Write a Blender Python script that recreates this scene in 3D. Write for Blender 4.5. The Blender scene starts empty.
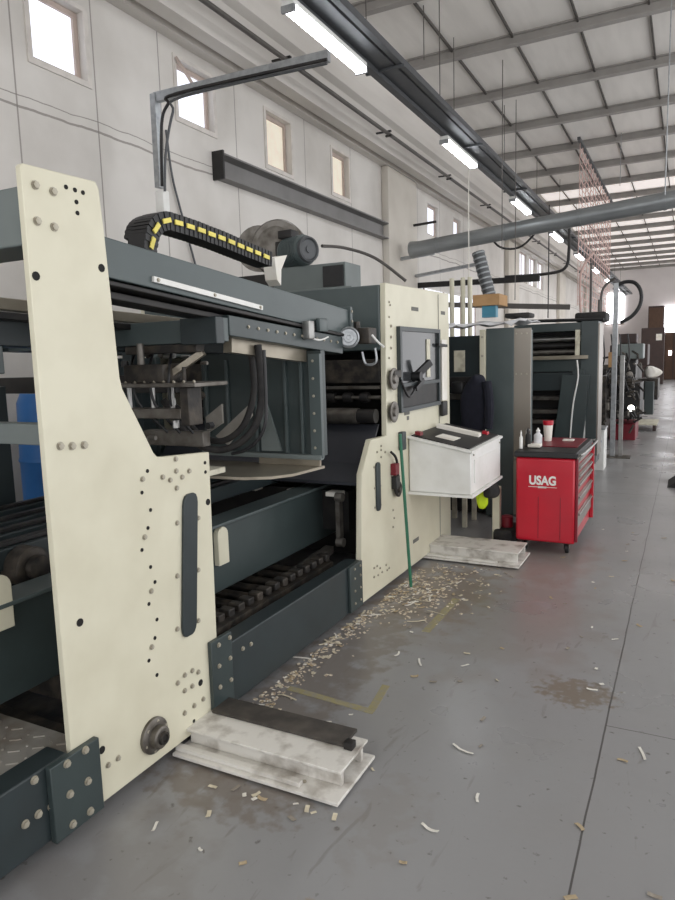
import bpy, bmesh, math, random
from mathutils import Vector, Matrix
random.seed(7)
PI = math.pi
COL = bpy.context.scene.collection

# ------------------------------------------------------------ camera model
FPX, CX, CY, CAMH = 676.0, 337.5, 450.0, 1.6
def _d(x, y): return Vector(((x-CX)/FPX, (CY-y)/FPX, -1.0))
_F = _d(688, 350).normalized()
_L = _d(-965, 398); _L = (_L - _F*_L.dot(_F)).normalized()
_X = -_L; _Y = _F; _Z = _X.cross(_Y)
ROT = Matrix((_X, _Y, _Z))
def on(ax, v, x, y):
    d = ROT @ _d(x, y); o = Vector((0, 0, CAMH)); t = (v-o[ax])/d[ax]
    return o + d*t
def onX(v, x, y): return on(0, v, x, y)
def onY(v, x, y): return on(1, v, x, y)
def onZ(v, x, y): return on(2, v, x, y)

# ------------------------------------------------------------ materials
def lin(c):
    return tuple(((v/255)/12.92 if v/255 <= 0.04045 else ((v/255+0.055)/1.055)**2.4) for v in c)
MATS = {}
def mat(name, rgb, rough=0.5, metal=0.0, rgb2=None, scale=6.0, amt=0.5, bump=0.0, detail=4.0, emit=None, estr=0.0, stretch=None, coat=0.0, lo=0.4, hi=0.7, alpha=1.0):
    if name in MATS: return MATS[name]
    m = bpy.data.materials.new(name); m.use_nodes = True
    nt = m.node_tree; b = nt.nodes['Principled BSDF']
    c1 = (*lin(rgb), 1); b.inputs['Base Color'].default_value = c1
    b.inputs['Roughness'].default_value = rough; b.inputs['Metallic'].default_value = metal
    if coat: b.inputs['Coat Weight'].default_value = coat
    tc = nt.nodes.new('ShaderNodeTexCoord'); mp = nt.nodes.new('ShaderNodeMapping')
    nt.links.new(tc.outputs['Object'], mp.inputs['Vector'])
    if stretch: mp.inputs['Scale'].default_value = stretch
    n = nt.nodes.new('ShaderNodeTexNoise'); n.inputs['Scale'].default_value = scale; n.inputs['Detail'].default_value = detail
    nt.links.new(mp.outputs['Vector'], n.inputs['Vector'])
    if rgb2 is None: rgb2 = tuple(v*0.82 for v in rgb)
    r = nt.nodes.new('ShaderNodeValToRGB')
    r.color_ramp.elements[0].position = lo; r.color_ramp.elements[1].position = hi
    r.color_ramp.elements[0].color = c1
    c2 = lin(rgb2); a = lin(rgb)
    r.color_ramp.elements[1].color = (*[a[i]*(1-amt)+c2[i]*amt for i in range(3)], 1)
    nt.links.new(n.outputs['Fac'], r.inputs['Fac']); nt.links.new(r.outputs['Color'], b.inputs['Base Color'])
    if bump:
        bp = nt.nodes.new('ShaderNodeBump'); bp.inputs['Strength'].default_value = bump; bp.inputs['Distance'].default_value = 0.01
        nt.links.new(n.outputs['Fac'], bp.inputs['Height']); nt.links.new(bp.outputs['Normal'], b.inputs['Normal'])
    if emit is not None:
        b.inputs['Emission Color'].default_value = (*lin(emit), 1); b.inputs['Emission Strength'].default_value = estr
    if alpha < 1: b.inputs['Alpha'].default_value = alpha
    MATS[name] = m
    return m

M = dict(
 cream=mat('cream_paint', (214,210,188), 0.42, rgb2=(190,184,160), scale=3, amt=0.5, detail=8),
 creamd=mat('dirty_cream', (208,204,184), 0.5, rgb2=(120,108,86), scale=9, amt=0.7, detail=8, lo=.5, hi=.75),
 green=mat('green_grey_paint', (56,66,66), 0.36, rgb2=(44,52,52), scale=4, amt=0.6),
 green2=mat('mid_green_grey_paint', (78,88,88), 0.36, rgb2=(64,74,74), scale=3, amt=0.6),
 green3=mat('pale_green_grey_paint', (112,120,118), 0.4, rgb2=(94,102,101), scale=3, amt=0.6),
 dgreen=mat('dark_green_paint', (44,53,55), 0.4, rgb2=(36,42,43), scale=5, amt=0.6),
 black=mat('black_plastic', (24,24,26), 0.45, rgb2=(38,38,38), scale=12),
 rubber=mat('black_rubber', (30,29,29), 0.75, rgb2=(58,54,50), scale=20, bump=.3),
 grease=mat('greasy_metal', (40,38,36), 0.5, metal=.3, rgb2=(86,78,68), scale=14, amt=.8, bump=.5),
 darkin=mat('dark_metal', (34,33,33), 0.5, metal=.2, rgb2=(58,54,50), scale=9),
 steel=mat('steel', (165,165,162), 0.32, metal=.85, rgb2=(110,106,100), scale=10),
 steeld=mat('dull_steel', (120,116,110), 0.45, metal=.7, rgb2=(76,70,62), scale=12, amt=.8),
 galv=mat('galvanised_steel', (170,173,175), 0.4, metal=.6, rgb2=(120,124,126), scale=20),
 bolt=mat('bolt_steel', (176,170,154), 0.45, metal=.35, rgb2=(120,112,98), scale=40),
 hole=mat('drilled_hole_dark', (22,20,18), 0.8),
 red=mat('red_paint', (190,18,42), 0.32, rgb2=(160,12,34), scale=3, amt=.5, coat=.3),
 darkred=mat('dark_red_plastic', (120,16,34), 0.4),
 white=mat('white_paint', (232,232,228), 0.45, rgb2=(205,203,196), scale=6),
 whited=mat('worn_white_paint', (216,213,206), 0.6, rgb2=(130,120,108), scale=9, amt=.8, detail=12, lo=.5, hi=.72, bump=.3),
 paper=mat('paper', (235,232,224), 0.8, rgb2=(205,196,176), scale=5),
 kraft=mat('cardboard', (178,142,100), 0.85, rgb2=(150,116,78), scale=8),
 yellow=mat('yellow_plastic', (236,220,110), 0.5),
 hivis=mat('hi_vis_cloth', (205,232,30), 0.7, rgb2=(170,200,20), scale=20),
 navy=mat('navy_cloth', (20,22,34), 0.9, rgb2=(34,36,50), scale=16, bump=.4),
 greenrod=mat('green_plastic', (46,110,84), 0.45, rgb2=(34,84,64), scale=10),
 blue=mat('blue_plastic', (34,104,172), 0.4, rgb2=(24,84,146), scale=4),
 brown=mat('brown_wood', (84,60,44), 0.6, rgb2=(58,40,30), scale=5, stretch=(6,6,1)),
 brownm=mat('dark_brown_paint', (62,46,42), 0.55, rgb2=(44,34,32), scale=5),
 glassd=mat('dark_machine_window', (52,54,56), 0.12, rgb2=(66,68,68), scale=2),
 silver=mat('brushed_silver', (150,144,136), 0.3, metal=.75, rgb2=(136,128,118), scale=3, stretch=(1,1,.2)),
 duct=mat('grey_duct_metal', (150,154,155), 0.36, metal=.5, rgb2=(118,122,124), scale=5, stretch=(.5,3,3)),
 tray=mat('cable_tray_grey', (84,86,88), 0.5, metal=.3, rgb2=(70,72,74), scale=8),
 film=mat('plastic_film', (210,210,212), 0.25, rgb2=(240,240,240), scale=10),
 net=mat('red_brown_net', (214,184,176), 0.7, rgb2=(200,160,152), scale=9),
 tube=mat('fluorescent_tube_glow', (255,255,255), 0.4, emit=(246,250,255), estr=20),
 dot=mat('blue_emblem', (30,76,140), 0.5),
 pipe=mat('dull_pipe', (92,88,84), 0.5, metal=.3),
 label=mat('grey_print', (110,110,104), 0.7),
 wood=mat('raw_wood', (170,140,100), 0.8, rgb2=(120,92,62), scale=6, stretch=(8,1,8)),
 beige=mat('beige_worn_metal', (158,150,134), 0.3, metal=.5, rgb2=(120,112,98), scale=6),
 bluegrey=mat('blue_grey_sheet', (60,62,68), 0.35, metal=.3, rgb2=(48,50,56), scale=4),
)

def floor_material():
    m = bpy.data.materials.new('painted_concrete_floor'); m.use_nodes = True
    nt = m.node_tree; b = nt.nodes['Principled BSDF']; N = nt.nodes.new; Lk = nt.links.new
    tc = N('ShaderNodeTexCoord')
    def noise(sc, det, dist=0.0, st=None):
        mp = N('ShaderNodeMapping'); Lk(tc.outputs['Object'], mp.inputs['Vector'])
        if st: mp.inputs['Scale'].default_value = st
        n = N('ShaderNodeTexNoise'); n.inputs['Scale'].default_value = sc; n.inputs['Detail'].default_value = det
        n.inputs['Distortion'].default_value = dist; Lk(mp.outputs['Vector'], n.inputs['Vector']); return n
    def ramp(src, p0, p1, c0=(0,0,0,1), c1=(1,1,1,1)):
        r = N('ShaderNodeValToRGB'); r.color_ramp.elements[0].position = p0; r.color_ramp.elements[1].position = p1
        r.color_ramp.elements[0].color = c0; r.color_ramp.elements[1].color = c1
        Lk(src, r.inputs['Fac']); return r.outputs['Color']
    def mix(f, a, bb, fac=1.0):
        x = N('ShaderNodeMix'); x.data_type = 'RGBA'
        if isinstance(a, tuple): x.inputs['A'].default_value = (*lin(a), 1)
        else: Lk(a, x.inputs['A'])
        if isinstance(bb, tuple): x.inputs['B'].default_value = (*lin(bb), 1)
        else: Lk(bb, x.inputs['B'])
        if f is None: x.inputs['Factor'].default_value = fac
        else:
            mu = N('ShaderNodeMath'); mu.operation = 'MULTIPLY'; Lk(f, mu.inputs[0]); mu.inputs[1].default_value = fac
            Lk(mu.outputs[0], x.inputs['Factor'])
        return x.outputs['Result']
    col = mix(noise(0.9, 5).outputs['Fac'], (147,147,147), (134,133,133))
    col = mix(ramp(noise(2.3, 9, 1.0).outputs['Fac'], .52, .72), col, (138,135,131), .25)
    col = mix(ramp(noise(28, 6, .3).outputs['Fac'], .66, .74), col, (66,60,54), .7)
    col = mix(ramp(noise(9, 8, 2.0, (1,.25,1)).outputs['Fac'], .63, .70), col, (112,108,103), .5)
    # dirt with its own place: mask = smooth ellipse broken up by noise
    sep = N('ShaderNodeSeparateXYZ'); Lk(tc.outputs['Object'], sep.inputs[0])
    def mathn(op, a, bb=None):
        x = N('ShaderNodeMath'); x.operation = op
        for i, v in enumerate((a, bb)):
            if v is None: continue
            if isinstance(v, (int, float)): x.inputs[i].default_value = v
            else: Lk(v, x.inputs[i])
        return x.outputs[0]
    def patch(cx, cy, rx, ry, sc, colr, fac, base, soft=1.1):
        dx = mathn('DIVIDE', mathn('SUBTRACT', sep.outputs['X'], cx), rx)
        dy = mathn('DIVIDE', mathn('SUBTRACT', sep.outputs['Y'], cy), ry)
        d = mathn('ADD', mathn('MULTIPLY', dx, dx), mathn('MULTIPLY', dy, dy))
        s = mathn('SUBTRACT', 1.25, d)
        s = mathn('ADD', s, mathn('MULTIPLY', mathn('SUBTRACT', noise(sc, 8).outputs['Fac'], 0.5), 4.0))
        return mix(ramp(s, .3, .3+soft), base, colr, fac)
    col = patch(-.42, 3.2, .20, .16, 26, (112,98,80), .75, col)
    col = patch(-.9, 4.0, .6, 1.0, 5, (124,116,106), .35, col)
    col = patch(-1.5, 4.3, .45, .8, 9, (120,104,86), .6, col)
    col = patch(-1.6, 3.0, .28, 1.3, 11, (112,103,94), .7, col)
    col = patch(-1.5, 1.9, .4, .16, 16, (112,100,88), .6, col)
    col = patch(-1.55, 1.2, .3, .7, 8, (118,113,108), .35, col)
    col = patch(-.95, 1.45, .08, .12, 22, (140,118,84), .8, col)
    col = patch(-.9, 2.0, .15, .3, 14, (124,116,106), .25, col)
    col = patch(-.9, 5.3, .4, .8, 6, (132,118,108), .5, col)
    # expansion joint lines
    def line(axis, at, w, base, lo=None, hi=None):
        nn = noise(3, 4)
        off = mathn('MULTIPLY', mathn('SUBTRACT', nn.outputs['Fac'], .5), .012)
        dd = mathn('ABSOLUTE', mathn('ADD', mathn('SUBTRACT', sep.outputs[axis], at), off))
        k = mathn('LESS_THAN', dd, w)
        if lo is not None:
            k = mathn('MULTIPLY', k, mathn('GREATER_THAN', sep.outputs['X'], lo))
        return mix(k, base, (52,48,46), .8)
    col = line('X', -.26, .0035, col)
    col = line('Y', 2.95, .0025, col, lo=-.26)
    col = line('Y', 8.2, .006, col)
    col = line('Y', 13.6, .008, col)
    Lk(col, b.inputs['Base Color'])
    rr = ramp(noise(1.7, 6).outputs['Fac'], .3, .8, (.24,.24,.24,1), (.46,.46,.46,1))
    Lk(rr, b.inputs['Roughness'])
    bp = N('ShaderNodeBump'); bp.inputs['Strength'].default_value = .18; bp.inputs['Distance'].default_value = .01
    Lk(noise(6, 6).outputs['Fac'], bp.inputs['Height']); Lk(bp.outputs['Normal'], b.inputs['Normal'])
    b.inputs['Specular IOR Level'].default_value = .6
    return m

def panel_wall_material(name, rgb, rgb2, joints_y, joint_z):
    m = bpy.data.materials.new(name); m.use_nodes = True
    nt = m.node_tree; b = nt.nodes['Principled BSDF']; N = nt.nodes.new; Lk = nt.links.new
    tc = N('ShaderNodeTexCoord'); sep = N('ShaderNodeSeparateXYZ'); Lk(tc.outputs['Object'], sep.inputs[0])
    n = N('ShaderNodeTexNoise'); n.inputs['Scale'].default_value = .9; n.inputs['Detail'].default_value = 9
    Lk(tc.outputs['Object'], n.inputs['Vector'])
    x = N('ShaderNodeMix'); x.data_type = 'RGBA'; x.inputs['A'].default_value = (*lin(rgb), 1); x.inputs['B'].default_value = (*lin(rgb2), 1)
    r = N('ShaderNodeValToRGB'); r.color_ramp.elements[0].position = .4; r.color_ramp.elements[1].position = .75
    Lk(n.outputs['Fac'], r.inputs['Fac']); Lk(r.outputs['Color'], x.inputs['Factor'])
    col = x.outputs['Result']
    def ln(out, at, w, off=None):
        a = N('ShaderNodeMath'); a.operation = 'SUBTRACT'; Lk(sep.outputs[out], a.inputs[0]); a.inputs[1].default_value = at
        src = a.outputs[0]
        if off is not None:
            a2 = N('ShaderNodeMath'); a2.operation = 'ADD'; Lk(src, a2.inputs[0]); Lk(off, a2.inputs[1]); src = a2.outputs[0]
        c = N('ShaderNodeMath'); c.operation = 'ABSOLUTE'; Lk(src, c.inputs[0])
        d = N('ShaderNodeMath'); d.operation = 'LESS_THAN'; Lk(c.outputs[0], d.inputs[0]); d.inputs[1].default_value = w
        return d.outputs[0]
    n2 = N('ShaderNodeTexNoise'); n2.inputs['Scale'].default_value = 1.2; n2.inputs['Detail'].default_value = 5
    Lk(tc.outputs['Object'], n2.inputs['Vector'])
    om = N('ShaderNodeMath'); om.operation = 'MULTIPLY_ADD'; om.inputs[1].default_value = .12; om.inputs[2].default_value = -.06
    Lk(n2.outputs['Fac'], om.inputs[0])
    masks = [ln('Y', y, .008) for y in joints_y] + [ln('Z', joint_z, .011, om.outputs[0]), ln('Z', joint_z+.09, .005, om.outputs[0])]
    for k in masks:
        y = N('ShaderNodeMix'); y.data_type = 'RGBA'; Lk(col, y.inputs['A']); y.inputs['B'].default_value = (*lin((128,122,116)), 1)
        f = N('ShaderNodeMath'); f.operation = 'MULTIPLY'; Lk(k, f.inputs[0]); f.inputs[1].default_value = .75
        Lk(f.outputs[0], y.inputs['Factor']); col = y.outputs['Result']
    Lk(col, b.inputs['Base Color']); b.inputs['Roughness'].default_value = .8
    return m

# ------------------------------------------------------------ mesh builder
class MB:
    def __init__(s): s.bm = bmesh.new()
    def box(s, x0, x1, y0, y1, z0, z1, bev=0.0):
        vs = [s.bm.verts.new((x, y, z)) for x in (x0, x1) for y in (y0, y1) for z in (z0, z1)]
        F = [(0,1,3,2),(4,6,7,5),(0,4,5,1),(2,3,7,6),(0,2,6,4),(1,5,7,3)]
        fs = [s.bm.faces.new([vs[i] for i in f]) for f in F]
        if bev:
            es = list({e for f in fs for e in f.edges})
            bmesh.ops.bevel(s.bm, geom=es, offset=bev, segments=2, affect='EDGES', profile=.5)
        return s
    def hexa(s, c):      # eight corners: bottom ring of four, top ring of four
        vs = [s.bm.verts.new(p) for p in c]
        for f in [(3,2,1,0),(4,5,6,7),(0,1,5,4),(1,2,6,5),(2,3,7,6),(3,0,4,7)]:
            s.bm.faces.new([vs[i] for i in f])
        return s
    def bar(s, p0, p1, w, h, up=(0,0,1)):
        p0 = Vector(p0); p1 = Vector(p1); d = (p1-p0).normalized(); u = Vector(up)
        sd = d.cross(u); sd = (sd.normalized() if sd.length > 1e-5 else Vector((1,0,0))); u = sd.cross(d).normalized()
        q = []
        for p in (p0, p1):
            for a, b in ((-1,-1),(1,-1),(1,1),(-1,1)): q.append(p + sd*(a*w/2) + u*(b*h/2))
        return s.hexa([q[0],q[1],q[2],q[3],q[4],q[5],q[6],q[7]])
    def prism(s, pts, ax, a, b):   # polygon in the two other axes, extruded along ax from a to b
        def P(u, v, w):
            return {0:(w,u,v), 1:(u,w,v), 2:(u,v,w)}[ax]
        A = [s.bm.verts.new(P(u, v, a)) for u, v in pts]; B = [s.bm.verts.new(P(u, v, b)) for u, v in pts]
        s.bm.faces.new(A); s.bm.faces.new(B[::-1])
        n = len(pts)
        for i in range(n):
            j = (i+1) % n; s.bm.faces.new((A[i], B[i], B[j], A[j]))
        return s
    def cyl(s, p0, p1, r0, r1=None, n=20, cap=True):
        r1 = r0 if r1 is None else r1
        p0 = Vector(p0); p1 = Vector(p1); d = (p1-p0).normalized()
        a = Vector((0,0,1)) if abs(d.z) < .9 else Vector((1,0,0))
        u = d.cross(a).normalized(); v = d.cross(u)
        A = []; B = []
        for i in range(n):
            t = 2*PI*i/n; o = u*math.cos(t)+v*math.sin(t)
            A.append(s.bm.verts.new(p0+o*r0)); B.append(s.bm.verts.new(p1+o*r1))
        for i in range(n):
            j = (i+1) % n; s.bm.faces.new((A[i], A[j], B[j], B[i]))
        if cap: s.bm.faces.new(A[::-1]); s.bm.faces.new(B)
        return s
    def lathe(s, prof, c, axis, n=24):   # prof: (distance along axis, radius)
        c = Vector(c); d = Vector(axis).normalized()
        a = Vector((0,0,1)) if abs(d.z) < .9 else Vector((1,0,0))
        u = d.cross(a).normalized(); v = d.cross(u); rings = []
        for h, r in prof:
            if r < 1e-5: rings.append([s.bm.verts.new(c+d*h)]); continue
            rings.append([s.bm.verts.new(c+d*h+(u*math.cos(2*PI*i/n)+v*math.sin(2*PI*i/n))*r) for i in range(n)])
        for k in range(len(rings)-1):
            A, B = rings[k], rings[k+1]
            for i in range(n):
                j = (i+1) % n
                if len(A) == 1 and len(B) == 1: continue
                if len(A) == 1: s.bm.faces.new((A[0], B[j], B[i]))
                elif len(B) == 1: s.bm.faces.new((A[i], A[j], B[0]))
                else: s.bm.faces.new((A[i], A[j], B[j], B[i]))
        for R, fl in ((rings[0], 1), (rings[-1], 0)):
            if len(R) > 2: s.bm.faces.new(R[::-1] if fl else R)
        return s
    def tube(s, pts, r, n=8, sub=6, smooth=True):
        P = [Vector(p) for p in pts]
        if smooth and len(P) > 2:
            Q = []
            for i in range(len(P)-1):
                p0 = P[max(i-1,0)]; p1 = P[i]; p2 = P[i+1]; p3 = P[min(i+2,len(P)-1)]
                for k in range(sub):
                    t = k/sub
                    Q.append(.5*((2*p1)+(p2-p0)*t+(2*p0-5*p1+4*p2-p3)*t*t+(3*p1-p0-3*p2+p3)*t**3))
            Q.append(P[-1]); P = Q
        rings = []; u = None
        for i, p in enumerate(P):
            d = (P[min(i+1,len(P)-1)]-P[max(i-1,0)]).normalized()
            if u is None:
                a = Vector((0,0,1)) if abs(d.z) < .9 else Vector((1,0,0)); u = d.cross(a).normalized()
            else:
                u = (u-d*u.dot(d)).normalized()
            v = d.cross(u)
            rings.append([s.bm.verts.new(p+(u*math.cos(2*PI*k/n)+v*math.sin(2*PI*k/n))*r) for k in range(n)])
        for A, B in zip(rings, rings[1:]):
            for i in range(n):
                j = (i+1) % n; s.bm.faces.new((A[i], A[j], B[j], B[i]))
        s.bm.faces.new(rings[0][::-1]); s.bm.faces.new(rings[-1])
        return s
    def build(s, name, m, parent=None, smooth=True, origin=None, bev=0.0):
        bm = s.bm
        bmesh.ops.recalc_face_normals(bm, faces=bm.faces)
        if origin is None:
            if parent is None:
                xs = [v.co.x for v in bm.verts]; ys = [v.co.y for v in bm.verts]; zs = [v.co.z for v in bm.verts]
                origin = Vector(((min(xs)+max(xs))/2, (min(ys)+max(ys))/2, min(zs)))
            else:
                origin = base_of(parent)
        bmesh.ops.translate(bm, verts=bm.verts, vec=-Vector(origin))
        me = bpy.data.meshes.new(name); bm.to_mesh(me); bm.free()
        me.materials.append(m if not isinstance(m, str) else M[m])
        o = bpy.data.objects.new(name, me); COL.objects.link(o)
        if parent is None: o.location = origin; WORLD[o.name] = Vector(origin)
        else: o.parent = parent; WORLD[o.name] = Vector(origin)
        if bev:
            md = o.modifiers.new('bevel', 'BEVEL'); md.width = bev; md.segments = 2; md.limit_method = 'ANGLE'
        if smooth:
            for p in me.polygons: p.use_smooth = True
            try: me.set_sharp_from_angle(angle=math.radians(35))
            except Exception: pass
        return o
WORLD = {}
def base_of(o): return WORLD[o.name].copy()
def thing(name, label, cat, loc, group=None):
    o = bpy.data.objects.new(name, None); COL.objects.link(o); o.location = loc; o.empty_display_size = .1
    WORLD[o.name] = Vector(loc); o['label'] = label; o['category'] = cat
    if group: o['group'] = group
    return o
def tag(o, label, cat, group=None):
    o['label'] = label; o['category'] = cat
    if group: o['group'] = group
    return o
def struct(o): o['kind'] = 'structure'; return o
def child_copy(src, parent, loc, rot=None, scale=None):   # shared-mesh copy of a prototype part, placed at world point loc
    c = src.copy(); COL.objects.link(c); c.parent = parent
    c.location = Vector(loc)-base_of(parent)
    if rot: c.rotation_euler = rot
    if scale: c.scale = scale
    WORLD[c.name] = Vector(loc)
    return c
def dup_tree(root, loc, label=None):
    r = root.copy(); COL.objects.link(r); r.location = loc; WORLD[r.name] = Vector(loc)
    if label: r['label'] = label
    for ch in list(root.children):
        c = ch.copy(); COL.objects.link(c); c.parent = r
        for g in list(ch.children):
            d = g.copy(); COL.objects.link(d); d.parent = c
    return r
# proto meshes for bolts (axis +X)
def bolt_mesh(r, h=.6):
    mb = MB(); mb.cyl((0,0,0), (r*.25,0,0), r*1.25, n=14); mb.cyl((r*.25,0,0), (r*.25+r*h,0,0), r, n=6)
    bm = mb.bm; bmesh.ops.recalc_face_normals(bm, faces=bm.faces)
    me = bpy.data.meshes.new('bolt'); bm.to_mesh(me); bm.free(); me.materials.append(M['bolt']); return me
def hole_mesh(r):
    mb = MB(); mb.lathe([(-.002, r), (.0012, r), (.0012, r*.8), (.0004, r*.7), (.0004, 0)], (0,0,0), (1,0,0), n=12)
    bm = mb.bm; bmesh.ops.recalc_face_normals(bm, faces=bm.faces)
    me = bpy.data.meshes.new('drilled_hole'); bm.to_mesh(me); bm.free(); me.materials.append(M['hole']); return me
BOLT = {'B': bolt_mesh(.0112), 'M': bolt_mesh(.0088), 'S': bolt_mesh(.0068)}
HOLE = hole_mesh(.0075); HOLEB = hole_mesh(.014)
def put(me, name, parent, p, rotz=0):
    o = bpy.data.objects.new(name, me); COL.objects.link(o); o.parent = parent
    o.location = Vector(p)-base_of(parent); o.rotation_euler = (0,0,rotz); return o

# ============================================================ SETTING
WX = -5.0; YE = 42.0; ZC = 6.0
floor = MB().box(-5.2, 4.6, -4, YE+.2, -.15, 0).build('floor', floor_material(), origin=(0,0,0)); struct(floor)
# left wall with window openings: built as bands around the openings
wins = [(4.27,4.86,4.20,4.80),(6.13,6.76,4.26,4.86),(7.88,8.50,4.17,4.85),(9.74,10.32,4.19,4.84),
        (14.1,14.8,4.2,4.85),(15.9,16.5,4.2,4.85),(23.0,24.2,4.0,5.0),(24.5,25.7,4.0,5.0),(26.0,27.2,4.0,5.0)]
mb = MB()
z0w, z1w = 3.95, 5.05
mb.box(WX-.2, WX, -4, YE, 0, z0w); mb.box(WX-.2, WX, -4, YE, z1w, 6.4)
ycur = -4
for (a,b,c,d) in wins:
    mb.box(WX-.2, WX, ycur, a, z0w, z1w)
    if c > z0w: mb.box(WX-.2, WX, a, b, z0w, c)
    if d < z1w: mb.box(WX-.2, WX, a, b, d, z1w)
    ycur = b
mb.box(WX-.2, WX, ycur, YE, z0w, z1w)
wmat = panel_wall_material('white_wall_panels', (216,212,206), (190,185,178), [-1.2,0,1.2,2.4,4.08,4.96,5.86,7.2,8.9,10.4,13.5,14.9,16.7,18,22,24.4,27], 3.78)
struct(mb.build('wall_left', wmat, origin=(0,0,0), smooth=False))
for i, (a,b,c,d) in enumerate(wins):
    e = .05
    fr = MB(); x0, x1 = WX-.13, WX-.07
    fr.box(x0,x1,a,b,c,c+e); fr.box(x0,x1,a,b,d-e,d); fr.box(x0,x1,a,a+e,c+e,d-e); fr.box(x0,x1,b-e,b,c+e,d-e)
    if i > 5:
        ym = (a+b)/2; fr.box(x0,x1,ym-.02,ym+.02,c+e,d-e)
    f = struct(fr.build('window_%d' % (i+1), mat('window_frame_paint', (186,170,160), .6), origin=(x0,a,c)))
    gl = MB().box(WX-.105, WX-.095, a+e, b-e, c+e, d-e)
    MB.build(gl, 'pane', mat('window_daylight_glass' if i not in (2,3) else 'window_film_glass', (235,238,245) if i not in (2,3) else (214,206,190), .3,
             emit=(236,240,252) if i not in (2,3) else (214,204,186), estr=.88 if i not in (2,3) else .6), f)
    if i < 4:
        st = MB(); st.box(WX+.0, WX+.015, a-.05, b+.05, c-.05, c); st.box(WX, WX+.015, a-.05, a, c, d+.04); st.box(WX, WX+.015, b, b+.05, c, d+.04); st.box(WX,WX+.015,a,b,d,d+.04)
        st.build('window_surround', mat('surround_plaster', (212,206,199), .8), f, smooth=False)
# tilted pane open in window 2
struct(MB().bar(Vector((WX+.02,6.12,4.86)), Vector((WX+.2,6.25,4.5)), .03, .03).build('trim_1', mat('window_frame_paint', (186,170,160), .6)))
# stepped concrete gutter beam along the wall head
conc = mat('painted_concrete', (208,203,196), .8, rgb2=(180,174,167), scale=1.5, stretch=(1,.3,3), bump=.2)
concd = mat('grey_concrete', (150,146,140), .85, rgb2=(128,124,118), scale=2, bump=.2)
prof = [(WX+.002,5.02),(-4.86,5.02),(-4.84,5.08),(-4.72,5.08),(-4.70,4.98),(-4.52,4.98),(-4.50,5.10),(-4.40,5.30),(-4.30,5.34),(-4.22,5.9),(-4.22,6.3),(WX+.002,6.3)]
struct(MB().prism(prof, 1, -4, YE-.01).build('trim_2', conc, origin=(0,0,0), smooth=False))
for k, y in enumerate((11.65, 20.9, 30.1, 38.5)):
    mb = MB().box(WX+.001, -4.86, y, y+1.45, 0, 5.015, bev=.02); struct(mb.build('trim_%d' % (3+k), mat('pillar_paint',(206,200,190),.8,rgb2=(184,177,166),scale=1.5)))
# ceiling
def ceiling_material():
    m = mat('ceiling_slab', (228,224,218), .9, rgb2=(204,200,194), scale=1.2, stretch=(4,.6,1)); return m
struct(MB().box(-4.4, 4.6, -4, YE, 6.14, 6.28).build('ceiling', ceiling_material(), origin=(0,0,0)))
beam_m = mat('ceiling_beam_grey', (158,154,149), .7, rgb2=(134,130,126), scale=3)
yb = 10.45-1.9*7
mb0 = MB(); mb0.box(-4.25, 4.6, -.06, .06, 6.0, 6.02); mb0.box(-4.25, 4.6, -.02, .02, 6.02, 6.12); mb0.box(-4.25,4.6,-.07,.07,6.12,6.138)
b0 = struct(mb0.build('trim_7', beam_m, origin=(0,0,6.0), smooth=False)); b0.location = (0,yb,6.0)
k = 8
while yb < YE-2.2:
    yb += 1.9; c = b0.copy(); COL.objects.link(c); c.location = (0,yb,6.0); c.name = 'trim_%d' % k; k += 1
for x in (-3.28,-2.39,-1.5,-.61,.28,1.17,2.06,2.95,3.84):
    struct(MB().box(x-.012, x+.012, -4, YE-.1, 6.10, 6.139).build('trim_%d' % k, mat('dark_joint', (84,80,76), .8), smooth=False)); k += 1
nwin = len(wins)+2
for i in range(10):
    y = 10.45+1.9*(5+i)+.25
    w = struct(MB().box(-3.9,4.4,y,y+1.4,6.125,6.138).build('window_%d' % nwin, mat('ceiling_glow_sheet',(232,224,218),.6,emit=(240,232,228),estr=.6), smooth=False)); nwin += 1  # added glow sheets standing in for far-end haze, also lighting the far zone
w = struct(MB().box(WX+.001,WX+.02,13.7,17.6,2.0,3.05).build('window_%d' % nwin, mat('window_daylight_glass',(235,238,245)), smooth=False)); nwin += 1
for y in (13.7,15.0,16.3,17.57): MB().box(WX+.021,WX+.05,y,y+.05,2.0,3.05).build('window_frame', mat('window_frame_paint', (186,170,160), .6), w, smooth=False)
# far wall with doors and windows
fw = mat('far_wall_paint', (214,208,206), .85, rgb2=(198,190,190), scale=1)
struct(MB().box(-5.2, 4.6, YE, YE+.2, 0, 6.4).build('wall_back', fw, origin=(0,0,0), smooth=False))
d1 = struct(MB().box(-1.15,.6,YE-.12,YE-.01,0,3.6,bev=.02).build('door_1', 'brown', smooth=False))
for x in (-.7,.1): MB().box(x-.03,x+.03,YE-.15,YE-.121,.05,3.55).build('door_rail','brownm',d1,smooth=False)
MB().box(-1.3,-.5,YE-.16,YE-.125,2.6,3.95).build('door_window', mat('far_bright_pane',(250,250,255),.3,emit=(250,250,255),estr=7.0), d1, smooth=False)
MB().box(-.95,-.80,YE-.16,YE-.125,1.35,1.6).build('door_window', M['tube'] if False else MATS['far_bright_pane'], d1, smooth=False)
w = struct(MB().box(-4.2,-3.3,YE-.08,YE-.01,3.2,4.9).build('window_%d' % (len(wins)+1), MATS['far_bright_pane'], smooth=False))
MB().box(-4.25,-3.25,YE-.10,YE-.075,3.12,3.2).build('window_sill', mat('window_frame_paint', (186,170,160), .6), w, smooth=False)

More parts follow.
